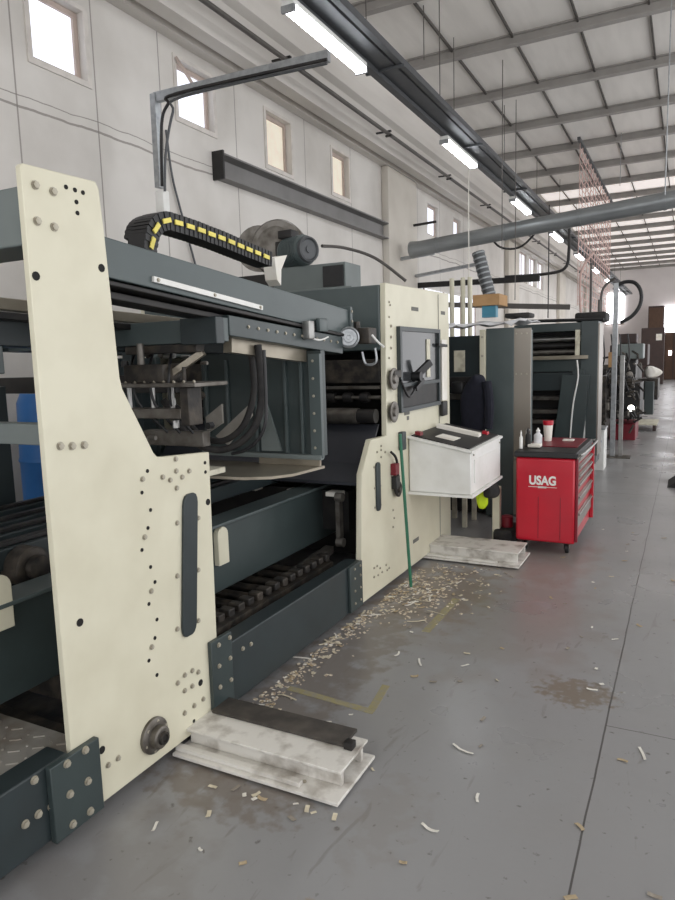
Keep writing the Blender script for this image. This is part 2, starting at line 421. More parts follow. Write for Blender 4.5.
# ============================================================ CEILING THINGS
# tube lights
def make_light(x, y, z):
    t = thing('ceiling_light', '', 'ceiling light', (x, y, z), 'tube lights in a row under the cable tray')
    MB().box(x-.062, x+.062, y, y+1.45, z+.045, z+.10, bev=.01).build('light_housing', 'white', t)
    MB().prism([(x-.062,z+.047),(x-.05,z+.012),(x-.025,z),(x+.025,z),(x+.05,z+.012),(x+.062,z+.047)], 1, y+.03, y+1.42).build('diffuser', 'tube', t)
    for yy in (y, y+1.42): MB().box(x-.064, x+.064, yy, yy+.03, z-.003, z+.05).build('end_cap', 'galv', t)
    return t
lt = make_light(-3.04, 5.20, 4.47)
ords = ['nearest and largest tube light glowing under the cable tray, top centre','second tube light along the tray, beyond the nearest one',
        'third tube light along the tray, above the round duct','fourth tube light, seen just below the round duct','fifth tube light along the tray toward the far wall',
        'sixth tube light along the tray toward the far wall','seventh tube light along the tray toward the far wall','farthest tube light of the row, near the end wall']
lt['label'] = ords[0]
for i in range(1, 8): dup_tree(lt, (-3.04, 5.20+4.06*i, 4.47), ords[i])
# cable tray: thing
tr = thing('cable_tray', 'long grey cable tray running above the row of tube lights', 'cable tray', (-2.98, 0, 4.63))
mb = MB(); mb.box(-3.13,-2.83,-2,40,4.63,4.64); mb.box(-3.13,-3.12,-2,40,4.64,4.70); mb.box(-2.84,-2.83,-2,40,4.64,4.70); mb.build('tray_channel','tray',tr,smooth=False)
mb = MB(); mb.box(-2.80,-2.74,-2,40,4.63,4.70); mb.build('side_rail','tray',tr,smooth=False)
mb = MB(); mb.box(-3.09,-3.01,-2,40,4.575,4.625); mb.build('lamp_rail','tray',tr,smooth=False)
for i in range(13):
    y = .9+3.05*i; MB().box(-3.16,-2.72,y,y+.03,4.60,4.628).build('tray_bracket','tray',tr,smooth=False)
    for x in (-3.145,): MB().cyl((x,y+.015,4.62),(x,y+.015,6.139),.006,n=6).build('hanger_rod','pipe',tr)
for i, rr in enumerate(((-3.08,.014),(-3.04,.012),(-2.99,.016),(-2.94,.012),(-2.9,.014))):
    tag(MB().cyl((rr[0],-2,4.642+rr[1]),(rr[0],39.8,4.642+rr[1]),rr[1],n=8).build('cable','black'), 'dark cable lying lengthwise in the overhead cable tray', 'cable', 'cables lying in the tray')
# pipe along the gutter beam, with clips
pp = thing('wall_pipe', 'thin dark pipe clipped along the concrete beam above the wall', 'pipe', (-4.27,0,5.05))
MB().cyl((-4.24,-2,5.05),(-4.24,40,5.05),.028,n=12).build('pipe_run','pipe',pp)
for i in range(12):
    y = 1.2+3*i; MB().box(-4.45,-4.2,y,y+.04,5.08,5.1).box(-4.29,-4.19,y,y+.04,5.01,5.035).build('pipe_clip','darkin',pp,smooth=False)
# steel channel on the wall
wb = thing('wall_channel_beam', 'grey steel channel beam fixed to the white wall below the windows', 'steel beam', (WX+.09, 6.65, 3.7))
MB().prism([(WX+.001,3.74),(WX+.14,3.74),(WX+.14,3.76),(WX+.03,3.78),(WX+.03,3.98),(WX+.14,4.0),(WX+.14,4.02),(WX+.001,4.02)],1,6.72,11.645).build('channel', mat('channel_grey',(118,116,114),.5,rgb2=(96,94,92),scale=3), wb, smooth=False)
MB().box(WX+.001,WX+.16,6.69,6.718,3.72,4.04).build('end_plate','darkin',wb,smooth=False)
# round fume duct crossing overhead
YD = 11.9
dt = thing('overhead_duct', 'large round grey metal duct crossing the hall at a slant overhead', 'duct', (-2,YD+.1,3.5))
pA = Vector((-4.45,YD+.27,3.60)); pB = Vector((5.5,YD-.35,4.28)); dd = (pB-pA).normalized()
MB().cyl(pA, pB, .135, n=28).build('duct_run','duct',dt)
for i in range(8):
    c = pA + dd*(1.25*i+.3); MB().cyl(c, c+dd*.045, .143, n=28).build('duct_joint','duct',dt)
MB().lathe([(-.2,.15),(-.18,.16),(0,.135)], pA, dd, n=24).build('duct_reducer','duct',dt)
# lower wall duct / bracket behind the pillar
rb = thing('wall_bracket_rail', 'dark horizontal rail with brackets below the round duct beyond the pillar', 'rail', (-3.9,13.1,3.0))
MB().bar((-4.99,13.2,3.05),(-2.5,13.2,3.0),.10,.10).build('rail_bar','darkin',rb,smooth=False)
MB().bar((-4.99,13.0,3.2),(-3.6,12.9,3.32),.12,.05).build('support_strip','galv',rb,smooth=False)
MB().bar((-4.99,14.5,2.75),(-2.2,14.9,2.55),.16,.10).build('lower_rail','pipe',rb,smooth=False)
tag(MB().bar((-4.855,12.2,3.45),(-4.2,12.2,3.5),.05,.06).build('wall_bracket','galv',smooth=False),'pale steel bracket sticking out of the nearest pillar','bracket')
tag(MB().tube([(-4.865,12.9,4.17),(-4.4,12.9,4.19)],.025,smooth=False).build('conduit_stub','darkin'),'short dark conduit stub on the side of the nearest pillar','conduit')
# slanting pipe down to the feeder
sp = thing('extraction_hose', 'grey ribbed extraction hose sloping down from the duct to the feeder', 'hose', (-1.95,7.2,2.2))
h0 = onY(7.0,478,252); h1 = onY(7.0,490,297)
MB().cyl(h0,h1,.062,n=18).build('hose_tube','tray',sp)
dv = (h1-h0).normalized(); L = (h1-h0).length
for i in range(9): MB().cyl(h0+dv*(L*i/9+.01),h0+dv*(L*i/9+.025),.068,n=18).build('hose_rib','duct',sp)
# pendant conduit frame at left
pc = thing('pendant_conduit', 'bent galvanised conduit arm reaching from the tray and hanging down by the wall', 'conduit', (-4.45,5.2,3.1))
a0 = onY(5.2,329,56); a1 = onY(5.2,172,91); a2 = onY(5.2,155,98); a3 = onY(5.2,157,110); a4 = onY(5.2,160,188)
MB().bar(a0,a2,.05,.085).build('arm_channel','galv',pc,smooth=False)
MB().bar(a2+Vector((0,0,.03)),a4,.06,.075,up=(0,1,0)).build('drop_channel','galv',pc,smooth=False)
MB().tube([a0+Vector((0,-.04,-.04)),a1+Vector((.1,-.04,-.05)),a1+Vector((-.02,-.04,-.12)),a3+Vector((.08,-.04,-.15)),a4+Vector((.06,-.04,0))],.014).build('conduit_cable','darkin',pc)
MB().tube([a0+Vector((0,-.04,-.07)),a1+Vector((.15,-.04,-.09)),a1+Vector((.03,-.04,-.2)),a3+Vector((.11,-.04,-.4)),a4+Vector((.09,-.04,-.05))],.012).build('conduit_cable','tray',pc)
sb = onY(5.2,163,202)
tag(MB().box(sb.x-.05,sb.x+.05,5.15,5.24,sb.z-.10,sb.z+.10,bev=.012).build('socket_box','white'),'small white socket box hanging at the end of the conduit arm','socket box')
tag(MB().tube([onX(WX+.03,166,130),onX(WX+.03,172,175),onX(WX+.03,182,215),onX(WX+.03,205,300)],.012).build('wall_cable','tray'),'thin grey cable running down the wall behind the cable chain','cable')

def hang(px, Y, y0, y1, label, r=.006, m='pipe', nm='hanging_wire'):
    a = onY(Y,px,y0); b = onY(Y,px,y1); a.z = min(a.z,6.139)
    tag(MB().cyl((b.x,Y,b.z),(b.x,Y,a.z),r,n=6).build(nm,m),label,'wire')
hang(440,8.3,0,100,'thin dark wire hanging from the ceiling, nearest of all')
hang(424,9.0,0,60,'thin dark wire hanging from the ceiling just left of the nearest wire')
hang(469,11.3,170,318,'pale cord hanging down in front of the round duct over the press',.008,'paper')
hang(548,12.6,205,318,'dark wire hanging below the duct beside the window strip',.010,'darkin')
hang(665,9,0,195,'pale chain hanging from the ceiling at the right edge of the view',.008,'galv')
hang(620,16,0,186,'thin pale wire hanging beside the pink net',.007,'galv')
for i, px in enumerate((502,515)): hang(px,10.2,60+i*40,300 if i else 250,('second' if i else 'first')+' thin wire hanging left of the pink net over the feeder',.006,'pipe')
hc = onY(12.4,500,0)
tag(MB().tube([onY(12.1,488,232),onY(12.1,500,247),onY(12.1,522,246),onY(12.1,545,221)],.018).build('sagging_cable','darkin'),'dark cable sagging in a loop just under the round duct','cable')
tag(MB().tube([onY(14,505,277),onY(14,545,274),onY(14,565,268),onY(14,569,250),onY(14,569,225)],.03).build('curved_pipe','darkin'),'dark pipe curving up from the wall toward the ceiling past the pillar','pipe')

# pink lattice net
mb = MB(); xn = -2.13
for i in range(15):
    y = 15.4+.46*i; mb.bar((xn,y,2.6),(xn,y,5.9),.012,.012,up=(0,1,0))
for j in range(22):
    z = 2.65+.15*j; mb.bar((xn,15.4,z),(xn,21.9,z),.01,.016)
for i in range(14):
    for j in range(0,11,2):
        y = 15.4+.46*i; z = 2.65+.3*j
        mb.bar((xn,y,z),(xn,y+.46,z+.28),.01,.014)
tag(mb.build('hanging_net','net',smooth=False),'reddish lattice net hanging from the ceiling over the machines','net')
tag(MB().bar((xn,15.2,5.94),(xn,22.1,5.94),.06,.06).build('net_rail','tray',smooth=False),'grey rail on the ceiling carrying the reddish net','rail')

# ============================================================ NEAR MACHINE (sheet delivery frame)
XM = -1.8
nm = thing('sheet_delivery_machine', 'huge cream and dark green die-cutter delivery frame in the foreground, stepped side plate with bolts', 'industrial machine', (-2.8,1.6,0))
out = [(1.462,.059),(2.262,.057),(2.285,1.228),(1.99,1.248),(1.966,1.253),(1.948,1.272),(1.812,1.52),(1.803,1.56),(1.778,2.07),(1.768,2.20),(1.755,2.222),(1.47,2.215),(1.462,2.207)]
MB().prism(out,0,XM-.025,XM).build('side_plate','cream',nm,bev=.003)
sp_ = nm.children[0]
# dark rounded slot cover
def slot(parent, y0, y1, z0, z1, x, th=.012, m='dgreen', name='slot_cover', shear=0.0):
    r = (y1-y0)/2; cyy = (y0+y1)/2; pts = []
    for i in range(9): t = PI*i/8; pts.append((cyy+r*math.cos(t)*(1 if abs(math.cos(t))<.8 else 1), z1-r+r*min(1,math.sin(t)*1.2 if math.sin(t)<.83 else 1)))
    for i in range(9): t = PI+PI*i/8; pts.append((cyy+r*math.cos(t), z0+r-r*min(1,-math.sin(t)*1.2 if -math.sin(t)<.83 else 1)))
    pts = [(y_+shear*(z_-(z0+z1)/2), z_) for y_,z_ in pts]
    return MB().prism(pts,0,x,x+th).build(name,m,parent,bev=.002)
slot(sp_, 2.065, 2.153, .490, 1.077, XM+.001, shear=.10)
BB = [(35,185),(53,191.6),(37,221),(54,227),(60,446),(72,446),(84,445)]
BM_ = [(142.4,479),(175.5,459),(176,471),(189,471),(162.5,477),(170,480),(182,477),(176.5,488),(144.5,537),(151,591),(151.5,647),
  (177,523),(198,518),(198,570),(177,576),(177,629),(198,620.6),(177.5,683),(184.5,675),(192,670.5),(198,672),(184.5,690.6),(192,686),(203,699),(194,705.7),(184.4,713),
  (118,758),(108,765)]
HS = [(66,187),(75,190),(76.5,202),(77.5,213),(83,192.6),(147.5,471),(142,492.6),(205,462.7),(205.5,472),(150.6,510),(148,528),(142,550),(150.6,567),(155,582),(149,604),(157,619.5),(155,638),(149,660.6),(157,675),(194,721)]
HB = [(208,502),(80,622.5),(102,750),(200.6,682.6),(36,276),(101.6,268)]
for p in BB: put(BOLT['B'],'bolt',nm,onX(XM+.001,*p))
for p in BM_: put(BOLT['M'],'bolt',nm,onX(XM+.001,*p))
for p in HS: put(HOLE,'drilled_hole',nm,onX(XM+.001,*p))
for p in HB: put(HOLEB,'drilled_hole',nm,onX(XM+.001,*p))
# hub
hc = onX(XM+.02,157,736)
hb = MB().lathe([(-.02,.070),(.012,.070),(.018,.062),(.02,.045),(.045,.043),(.05,.036),(.05,.0)],(XM+.001,hc.y,hc.z),(1,0,0),n=28).build('hub_flange','steeld',nm)
MB().lathe([(0,.026),(.012,.024),(.012,.016),(.006,.014),(.006,0)],(XM+.051,hc.y,hc.z),(1,0,0),n=20).build('hub_cap','grease',hb)
for i in range(6):
    t = i*PI/3+.3; put(BOLT['S'],'bolt',hb,(XM+.014,hc.y+.057*math.cos(t),hc.z+.057*math.sin(t)))
# base beams
MB().box(XM-.10,XM,-1.2,1.448,.065,.325).build('base_beam','dgreen',nm,bev=.006)
s1 = MB().box(XM+.001,XM+.026,1.355,1.56,.06,.325).build('splice_plate','green',nm,bev=.003)
for p in [(85,750),(66.7,763.6),(87.6,781),(69.7,794),(90,811),(72.6,824)]: put(BOLT['B'],'bolt',s1,onX(XM+.027,*p))
for p in [(51,806),(38,814),(25,824),(34,780)]: put(BOLT['B'],'bolt',nm,onX(XM+.001,*p))
MB().box(XM-.10,XM,2.257,3.735,.05,.345).build('base_beam','dgreen',nm,bev=.006)
s2 = MB().box(XM+.001,XM+.022,2.20,2.345,.05,.41).build('splice_plate','green',nm,bev=.003)
for p in [(218.5,645),(229.4,637.4),(219,666),(230,658),(220,687),(231,679.6),(221.5,709),(232,701)]: put(BOLT['M'],'bolt',s2,onX(XM+.023,*p))
for p in [(242.6,648.5),(250.7,644)]: put(BOLT['M'],'bolt',nm,onX(XM+.001,*p))
s3 = MB().box(XM+.001,XM+.018,3.56,3.735,.055,.345).build('splice_plate','green',nm,bev=.003)
for z in (.1,.18,.26,.32):
    for y in (3.62,3.7): put(BOLT['S'],'bolt',s3,(XM+.019,y,z))
# far side plate of the same frame
out2 = [(1.45,.059),(2.255,.057),(2.27,1.228),(1.985,1.228),(1.945,1.262),(1.812,1.52),(1.778,2.07),(1.755,2.222),(1.45,2.205)]
MB().prism(out2,0,-3.94,-3.90).build('side_plate','cream',nm,bev=.003)
MB().box(-3.94,-3.84,-1.2,1.448,.065,.325).build('base_beam','dgreen',nm,bev=.006)
MB().box(-3.94,-3.84,2.257,3.9,.05,.345).build('base_beam','dgreen',nm,bev=.006)
# high cross beam bolted between the plates
MB().box(-3.899,XM-.026,1.50,1.70,1.985,2.165).build('cross_beam','green3',nm,bev=.006)
# sloping top beam running away from the camera
def ybeam(x0,x1,y0,y1,zt0,zt1,h0,h1,name,m,parent):
    return MB().hexa([(x0,y0,zt0-h0),(x1,y0,zt0-h0),(x1,y1,zt1-h1),(x0,y1,zt1-h1),(x0,y0,zt0),(x1,y0,zt0),(x1,y1,zt1),(x0,y1,zt1)]).build(name,m,parent,bev=.004)
tb = ybeam(-2.12,-1.90,1.72,3.87,2.083,1.91,.145,.155,'top_beam','green2',nm)
MB().box(-2.14,-1.885,3.87,3.90,1.74,1.93).build('beam_end_plate','green2',tb,bev=.003)
for z in (1.78,1.84,1.90): put(BOLT['S'],'bolt',tb,(-1.884,3.885,z))
r0 = onX(-1.893,153,279); r1 = onX(-1.893,262,308)
MB().bar(r0,r1,.012,.022).build('linear_rail','white',tb)
for f_ in (.03,.5,.97): put(BOLT['S'],'bolt',tb,r0.lerp(r1,f_)+Vector((.006,0,0)))
ybeam(-2.10,-1.885,1.72,3.86,1.925,1.755,.018,.018,'top_beam_lip','darkin',nm)
ybeam(-2.05,-1.93,1.75,3.75,1.895,1.735,.03,.02,'guide_rail','darkin',nm)
# rails further in
for x,zt in ((-2.5,1.97),(-3.3,1.99)):
    ybeam(x-.06,x,-.8,3.7,zt+.02,zt-.14,.05,.05,'guide_rail','beige',nm)
    ybeam(x-.22,x-.08,-.8,3.7,zt-.07,zt-.2,.12,.12,'inner_beam','dgreen',nm)
    ybeam(x-.05,x+.04,-.8,3.7,zt-.045,zt-.2,.03,.03,'inner_beam','darkin',nm)
MB().box(-2.9,-2.30,.2,1.72,1.585,1.69).build('inner_beam','green',nm,bev=.004)
MB().box(-3.88,-1.845,1.60,1.66,1.335,1.41).build('cross_bar','green3',nm,bev=.004)
# cross box and perforated beam
MB().box(-3.6,-1.896,2.56,2.599,1.70,1.81).build('cross_box','green2',nm,bev=.004)
cbx = MB().box(-2.10,-1.892,2.50,2.559,1.690,1.812).build('box_end_block','dgreen',nm,bev=.004)
pb = ybeam(-2.03,-1.89,2.60,3.76,1.822,1.742,.095,.105,'perforated_beam','green',nm)
for i in range(12):
    f_ = (i+.6)/12; put(BOLT['S'],'bolt',pb,(-1.889,2.70+1.02*f_,1.775-.07*f_))
MB().bar((-1.98,2.70,1.69),(-1.98,3.45,1.63),.05,.075).build('polished_strip','beige',nm)
# sensor and wheel at the beam end
pl = onY(3.9,353,338)
wh = MB().lathe([(0,.0),(0,.06),(.006,.066),(.022,.066),(.028,.058),(.020,.05),(.020,.032),(.036,.030),(.036,.014),(.03,.012),(.03,0)],(pl.x+.02,3.80,pl.z),(0.45,-1,0.05),n=28).build('round_knob','galv',nm)
MB().cyl((pl.x+.0,3.80,pl.z),(pl.x+.06,3.98,pl.z),.038,n=16).build('motor_body','darkin',nm)
MB().cyl((pl.x+.03,3.9,pl.z),(pl.x+.03,3.9,pl.z+.10),.02,n=12).build('valve_body','grease',nm)
MB().box(pl.x+.05,pl.x+.13,3.86,3.98,pl.z-.04,pl.z+.06,bev=.008).build('valve_body','grease',nm)
MB().tube([onY(3.86,362,352),onY(3.86,366,364),onY(3.86,376,362),onY(3.86,375,348)],.008).build('air_hose','galv',nm)
MB().tube([onY(3.8,372,335),onY(3.8,378,342),onY(3.8,384,347)],.007).build('air_hose','white',nm)
MB().box(-1.888,-1.86,3.42,3.52,1.765,1.84,bev=.006).build('junction_box','green2',nm)
s_ = onX(-1.86,309,330); MB().box(-1.887,-1.84,s_.y-.03,s_.y+.03,s_.z-.05,s_.z+.05,bev=.006).build('sensor','steel',nm)
MB().tube([onX(-1.855,311,338),onX(-1.85,320,340),onX(-1.855,328,337)],.005).build('sensor_cable','white',nm)
# panel box hanging in the opening
YP = 3.42
pbx = MB().box(-2.72,-1.862,YP,YP+.05,1.05,1.66).build('hopper_panel','green',nm,bev=.003)
for x in (-2.68,-2.52,-2.31,-2.10,-1.99): MB().box(x-.008,x+.008,YP-.022,YP-.001,1.06,1.62).build('panel_rib','green2',pbx,bev=.002)
MB().box(-1.93,-1.855,YP-.03,YP-.001,1.04,1.64).build('corner_post','green2',pbx,bev=.002)
for i in range(6): put(BOLT['S'],'bolt',pbx,(-1.9,YP-.031,1.1+.1*i),rotz=-PI/2)
MB().prism([(-2.28,1.07),(-2.14,1.07),(-2.28,1.5)],1,YP-.018,YP-.002).build('gusset','green3',pbx)
MB().box(-2.72,-1.86,YP-.04,YP-.001,1.03,1.058).build('bottom_lip','green3',pbx,bev=.002)
pts = [(-2.95,2.9),(-2.1,2.95),(-1.97,3.02),(-1.9,3.14),(-1.87,YP+.02),(-2.95,YP+.02)]
MB().prism(pts,2,.975,.99).build('curved_tray','beige',nm)
MB().box(-2.30,-1.88,YP-.02,YP+.0,.991,1.028).build('tray_lip','beige',nm)
MB().box(-3.1,-2.15,2.72,2.86,1.03,1.06).build('grey_platform','creamd',nm,bev=.004)
MB().box(-3.1,-2.25,2.62,2.72,1.0,1.02).build('grey_platform','steeld',nm,bev=.004)
for x in (-2.42,-2.36): MB().cyl((x,2.95,.5),(x,2.95,.974),.012,n=10).build('support_rod','darkin',nm)
# mechanisms at left inside the opening
YI = 2.45
a = onY(YI,112,384); b = onY(YI,200,392)
MB().box(-2.55,-1.99,YI,YI+.25,a.z-.02,a.z).build('tool_shelf','steeld',nm,bev=.003)
for i in range(9): put(BOLT['S'],'bolt',nm,(-2.5+.06*i,YI+.03,a.z+.004))
MB().box(-2.45,-2.2,YI+.03,YI+.2,a.z+.001,a.z+.09,bev=.008).build('valve_block','grease',nm)
MB().cyl((-2.35,YI+.05,a.z+.09),(-2.35,YI+.05,a.z+.19),.018,n=12).build('valve_body','steeld',nm)
MB().box(-2.5,-2.05,YI+.1,YI+.16,a.z+.14,a.z+.18).build('inner_beam','grease',nm,bev=.004)
MB().bar((-2.25,YI+.1,a.z+.02),(-2.05,YI+.15,a.z+.14),.03,.03).build('gripper_arm','beige',nm)
MB().box(-2.5,-2.1,YI+.02,YI+.1,a.z-.17,a.z-.12).build('gripper_bar','steeld',nm,bev=.004)
for x in (-2.45,-2.3,-2.18): MB().cyl((x,YI+.06,a.z-.12),(x,YI+.06,a.z-.021),.012,n=10).build('support_rod','steel',nm)
MB().box(-2.10,-2.05,YI+.02,YI+.12,a.z-.2,a.z-.021).build('guide_block','grease',nm,bev=.004)
MB().box(-2.6,-2.2,YI+.3,YI+.36,a.z-.34,a.z-.26).build('inner_beam','steeld',nm,bev=.004)
random.seed(4)
for i in range(22):
    x = random.uniform(-2.6,-2.1); y = random.uniform(2.5,2.75); z = random.choice([a.z+random.uniform(.0,.2),a.z-random.uniform(.05,.32)])
    L_ = random.uniform(.03,.10); d_ = random.choice([(L_,0,0),(0,L_*.4,0),(0,0,L_),(L_*.7,0,L_*.5)])
    MB().cyl((x,y,z),(x+d_[0],y+d_[1],z+d_[2]),random.uniform(.008,.022),n=10).build('fitting',random.choice(['darkin','steeld','black','grease','steel']),nm)
for i in range(3): MB().tube([(-2.5+.12*i,2.62,a.z+.15),(-2.42+.12*i,2.5,a.z+.05),(-2.38+.1*i,2.5,a.z-.1),(-2.3+.08*i,2.6,a.z-.25)],.007).build('air_hose','black',nm)
for x in (-3.4,-2.98): MB().box(x-.035,x+.035,3.05,3.12,.35,1.69).build('inner_post','dgreen',nm,bev=.003)
MB().box(-3.88,-2.45,2.85,2.9,1.45,1.55).build('inner_beam','darkin',nm,bev=.003)
MB().box(-3.75,-3.70,3.15,4.15,.2,1.66).build('dark_back_panel','dgreen',nm,bev=.004)  # dark panel added behind the opening, keeps the pale wall from showing
MB().box(-3.75,-3.70,1.75,2.76,.2,1.5).build('dark_back_panel','dgreen',nm,bev=.004)  # panel added for the darkness of the void left of the drum
for y in (3.2,3.5,3.8,4.05): MB().box(-3.699,-3.66,y,y+.05,.2,1.66).build('guard_rib','green',nm,bev=.003)
flap_m = mat('pale_worn_flap',(150,146,138),.5,rgb2=(110,104,96),scale=8)
for q4 in (((206,417),(222,404),(223,423),(208,433)),((216,436),(250,404),(252,416),(228,445))):
    pp_ = [onY(3.16,*p) for p in q4]; MB().prism([(p.x,p.z) for p in pp_],1,3.155,3.17).build('metal_flap',flap_m,nm)
# corrugated black hoses looping down
hl = thing('hose_bundle','thick black corrugated hoses looping down inside the delivery frame','hose',(-2.2,2.75,1.0))
def pth(Y0,Y1,L): return [onY(Y0+(Y1-Y0)*k/(len(L)-1),*p) for k,p in enumerate(L)]
MB().tube(pth(2.9,2.74,[(258,345),(261,380),(261,405),(254,428),(238,444),(218,450),(198,444),(182,428),(172,411),(163,400)]),.019,n=12,sub=8).build('hose','rubber',hl)
MB().tube(pth(2.95,2.80,[(250,345),(254,385),(250,410),(240,430),(222,441),(203,437),(190,425),(178,409),(168,402)]),.017,n=12,sub=8).build('hose','rubber',hl)
MB().tube(pth(2.86,2.82,[(264,350),(266,400),(265,425),(257,441),(245,450),(232,454)]),.009,n=10,sub=8).build('hose','black',hl)
# low conveyor side beam and others
MB().box(-2.26,-2.20,.4,4.45,.38,.745).build('conveyor_side','green',nm,bev=.006)
MB().box(-2.32,-2.16,.4,4.45,.746,.762).build('side_cap','green2',nm,bev=.003)
for x,z in ((-2.55,.86),(-2.85,.84),(-3.15,.82),(-3.5,.80)):
    MB().box(x-.05,x+.05,.2,4.2,z-.09,z).build('conveyor_beam','dgreen',nm,bev=.006)
    MB().box(x-.02,x+.02,.2,4.2,z+.001,z+.02).build('conveyor_rail','darkin',nm,bev=.003)
def bracket(y, z, nme='guard_bracket'):
    pts = [(y-.045,z-.10),(y+.045,z-.10),(y+.045,z+.06)]
    for i in range(1,8): t = PI*i/8; pts.append((y+.045*math.cos(t), z+.06+.045*math.sin(t)))
    pts.append((y-.045,z+.06))
    return MB().prism(pts,0,-2.199,-2.165).build(nme,'cream',nm,bev=.004)
bracket(2.83,.635); bracket(1.52,.765)
for yy,xx in ((1.86,-2.42),(2.9,-2.42)):
    g = MB().lathe([(0,.085),(.10,.085),(.11,.07),(.11,.05),(.14,.048),(.14,0)],(xx-.1,yy,.775),(1,0,0),n=24).build('drive_roller','grease',nm)
# rollers and chain lines under
MB().box(-3.8,-1.93,2.3,3.9,.06,.16).build('oil_pan','grease',nm)
for i in range(9):
    y = 2.42+.16*i; MB().cyl((-2.9,y,.31-.01*i),(-1.93,y,.31-.01*i),.028,n=12).build('pan_roller','grease',nm)
MB().bar((-1.96,2.3,.33),(-2.0,3.7,.30),.05,.05).build('chain_guide','grease',nm)
MB().bar((-2.1,2.3,.22),(-2.1,3.9,.34),.06,.05).build('chain_guide','steeld',nm)
for i in range(16):
    y = 2.35+.085*i; MB().box(-2.05,-1.98,y,y+.05,.34+.003*(i%3),.385).build('chain_link','grease',nm,bev=.006)
# near diamond tread deck
def deck_mat():
    m = mat('tread_plate',(178,174,166),.45,metal=.3,rgb2=(120,104,84),scale=7,amt=.8,detail=8); return m
dk = MB().box(-3.8,XM-.101,-1.0,1.60,.25,.262).build('tread_deck',deck_mat(),nm)
mb = MB(); random.seed(3)
for i in range(26):
    for j in range(34):
        x = -1.95-.06*i; y = -.2+.053*j
        if y > 1.57: continue
        s_ = 1 if (i+j) % 2 else -1
        mb.bar((x-.016,y-.012*s_,.264),(x+.016,y+.012*s_,.264),.008,.004)
mb.build('tread_pattern',MATS['tread_plate'],dk,smooth=False)
for (y0,y1,z) in ((1.62,1.68,.24),(1.80,1.90,.34)): MB().box(-3.6,-1.95,y0,y1,z-.1,z).build('deck_support','grease',nm,bev=.005)
MB().box(-3.8,-1.87,1.44,2.25,.05,.12).build('oil_pan','grease',nm)
MB().cyl((-3.8,1.66,.45),(-2.28,1.66,.45),.05,n=16).build('drive_shaft','grease',nm)

# cable chain on top
cc = thing('cable_chain','black cable chain with yellow marks arching over the top beam','cable chain',(-2.15,2.6,2.0))
XC = -2.13
cen = [(129,240),(134,229),(144,222),(156,217),(170,219),(190,226),(215,235),(240,246),(268,258)]
P3 = [onX(XC,*p) for p in cen]
def chain_strip(pts, w, h, name, m, parent, dx=0.0):
    P = []
    for i in range(len(pts)-1):
        p0 = pts[max(i-1,0)]; p1 = pts[i]; p2 = pts[i+1]; p3 = pts[min(i+2,len(pts)-1)]
        for k in range(5):
            t = k/5; P.append(.5*((2*p1)+(p2-p0)*t+(2*p0-5*p1+4*p2-p3)*t*t+(3*p1-p0-3*p2+p3)*t**3))
    P.append(pts[-1]); mb = MB()
    for i in range(len(P)-1):
        d = (P[i+1]-P[i]); n_ = Vector((1,0,0)).cross(d.normalized())
        hh = h/2; ww = w/2*(1 if i % 2 else .93)
        if (n_.z < 0): n_ = -n_
        c = []
        for q in (P[i]-d*.04, P[i+1]+d*.04):
            for sx, sz in ((-1,-1),(1,-1),(1,1),(-1,1)): c.append(q+Vector((dx+sx*ww,0,0))+n_*(sz*hh))
        mb.hexa([c[0],c[1],c[2],c[3],c[4],c[5],c[6],c[7]])
    o = mb.build(name,m,parent,smooth=False); return P
XF = -2.02
dpx = [(152.7,243),(156.7,228),(167,220.6),(179,223),(190.7,226.7),(201.8,230.4),(212,234.4),(222,238),(231.8,242),(241,246),(249.5,249.6),(258,253),(266.7,256.7)]
arch = [onX(XF,150,262)]+[onX(XF,*p) for p in dpx]+[onX(XF,273,259)]
arch = [p+Vector((-.055,0,0)) for p in arch]
chain_strip(arch,.10,.078,'chain_links','black',cc)
back = [onX(XC-.12,133,240),onX(XC-.12,135,230),onX(XC-.12,141,223),onX(XC-.12,150,220),onX(XC-.12,165,223),onX(XC-.12,200,236)]
chain_strip(back,.07,.045,'chain_links','black',cc)
for i in range(len(dpx)):
    c = onX(XF,*dpx[i]); a_ = onX(XF,*dpx[max(i-1,0)]); b_ = onX(XF,*dpx[min(i+1,len(dpx)-1)]); d = (b_-a_).normalized()
    MB().bar(c-d*.026,c+d*.026,.006,.020,up=(0,0,1) if abs(d.z)<.9 else (0,1,0)).build('yellow_mark','yellow',cc)
MB().box(XC-.05,XC+.05,1.98,2.12,2.055,2.10).build('chain_foot','steeld',cc,bev=.004)
e = onX(XC,272,262); tag(MB().prism([(e.y-.02,e.z+.02),(e.y+.12,e.z+.05),(e.y+.05,e.z-.04),(e.y+.04,e.z-.13),(e.y,e.z-.10)],0,XC-.05,XC+.03).build('chain_end_bracket','paper',smooth=False),'pale bracket holding the right end of the cable chain','bracket')

# ============================================================ PRESS (cream housing)
pr = thing('cutting_press','tall cream die-cutting press housing with window, handwheels and green top','industrial machine',(-2.8,4.9,0))
out = [(3.74,.05),(3.80,.88),(3.95,1.085),(4.21,1.08),(4.23,2.02),(4.235,2.10),(5.58,2.125),(5.60,.03)]
fp = MB().prism(out,0,XM-.04,XM).build('front_plate','cream',pr,bev=.004)
fpp = fp
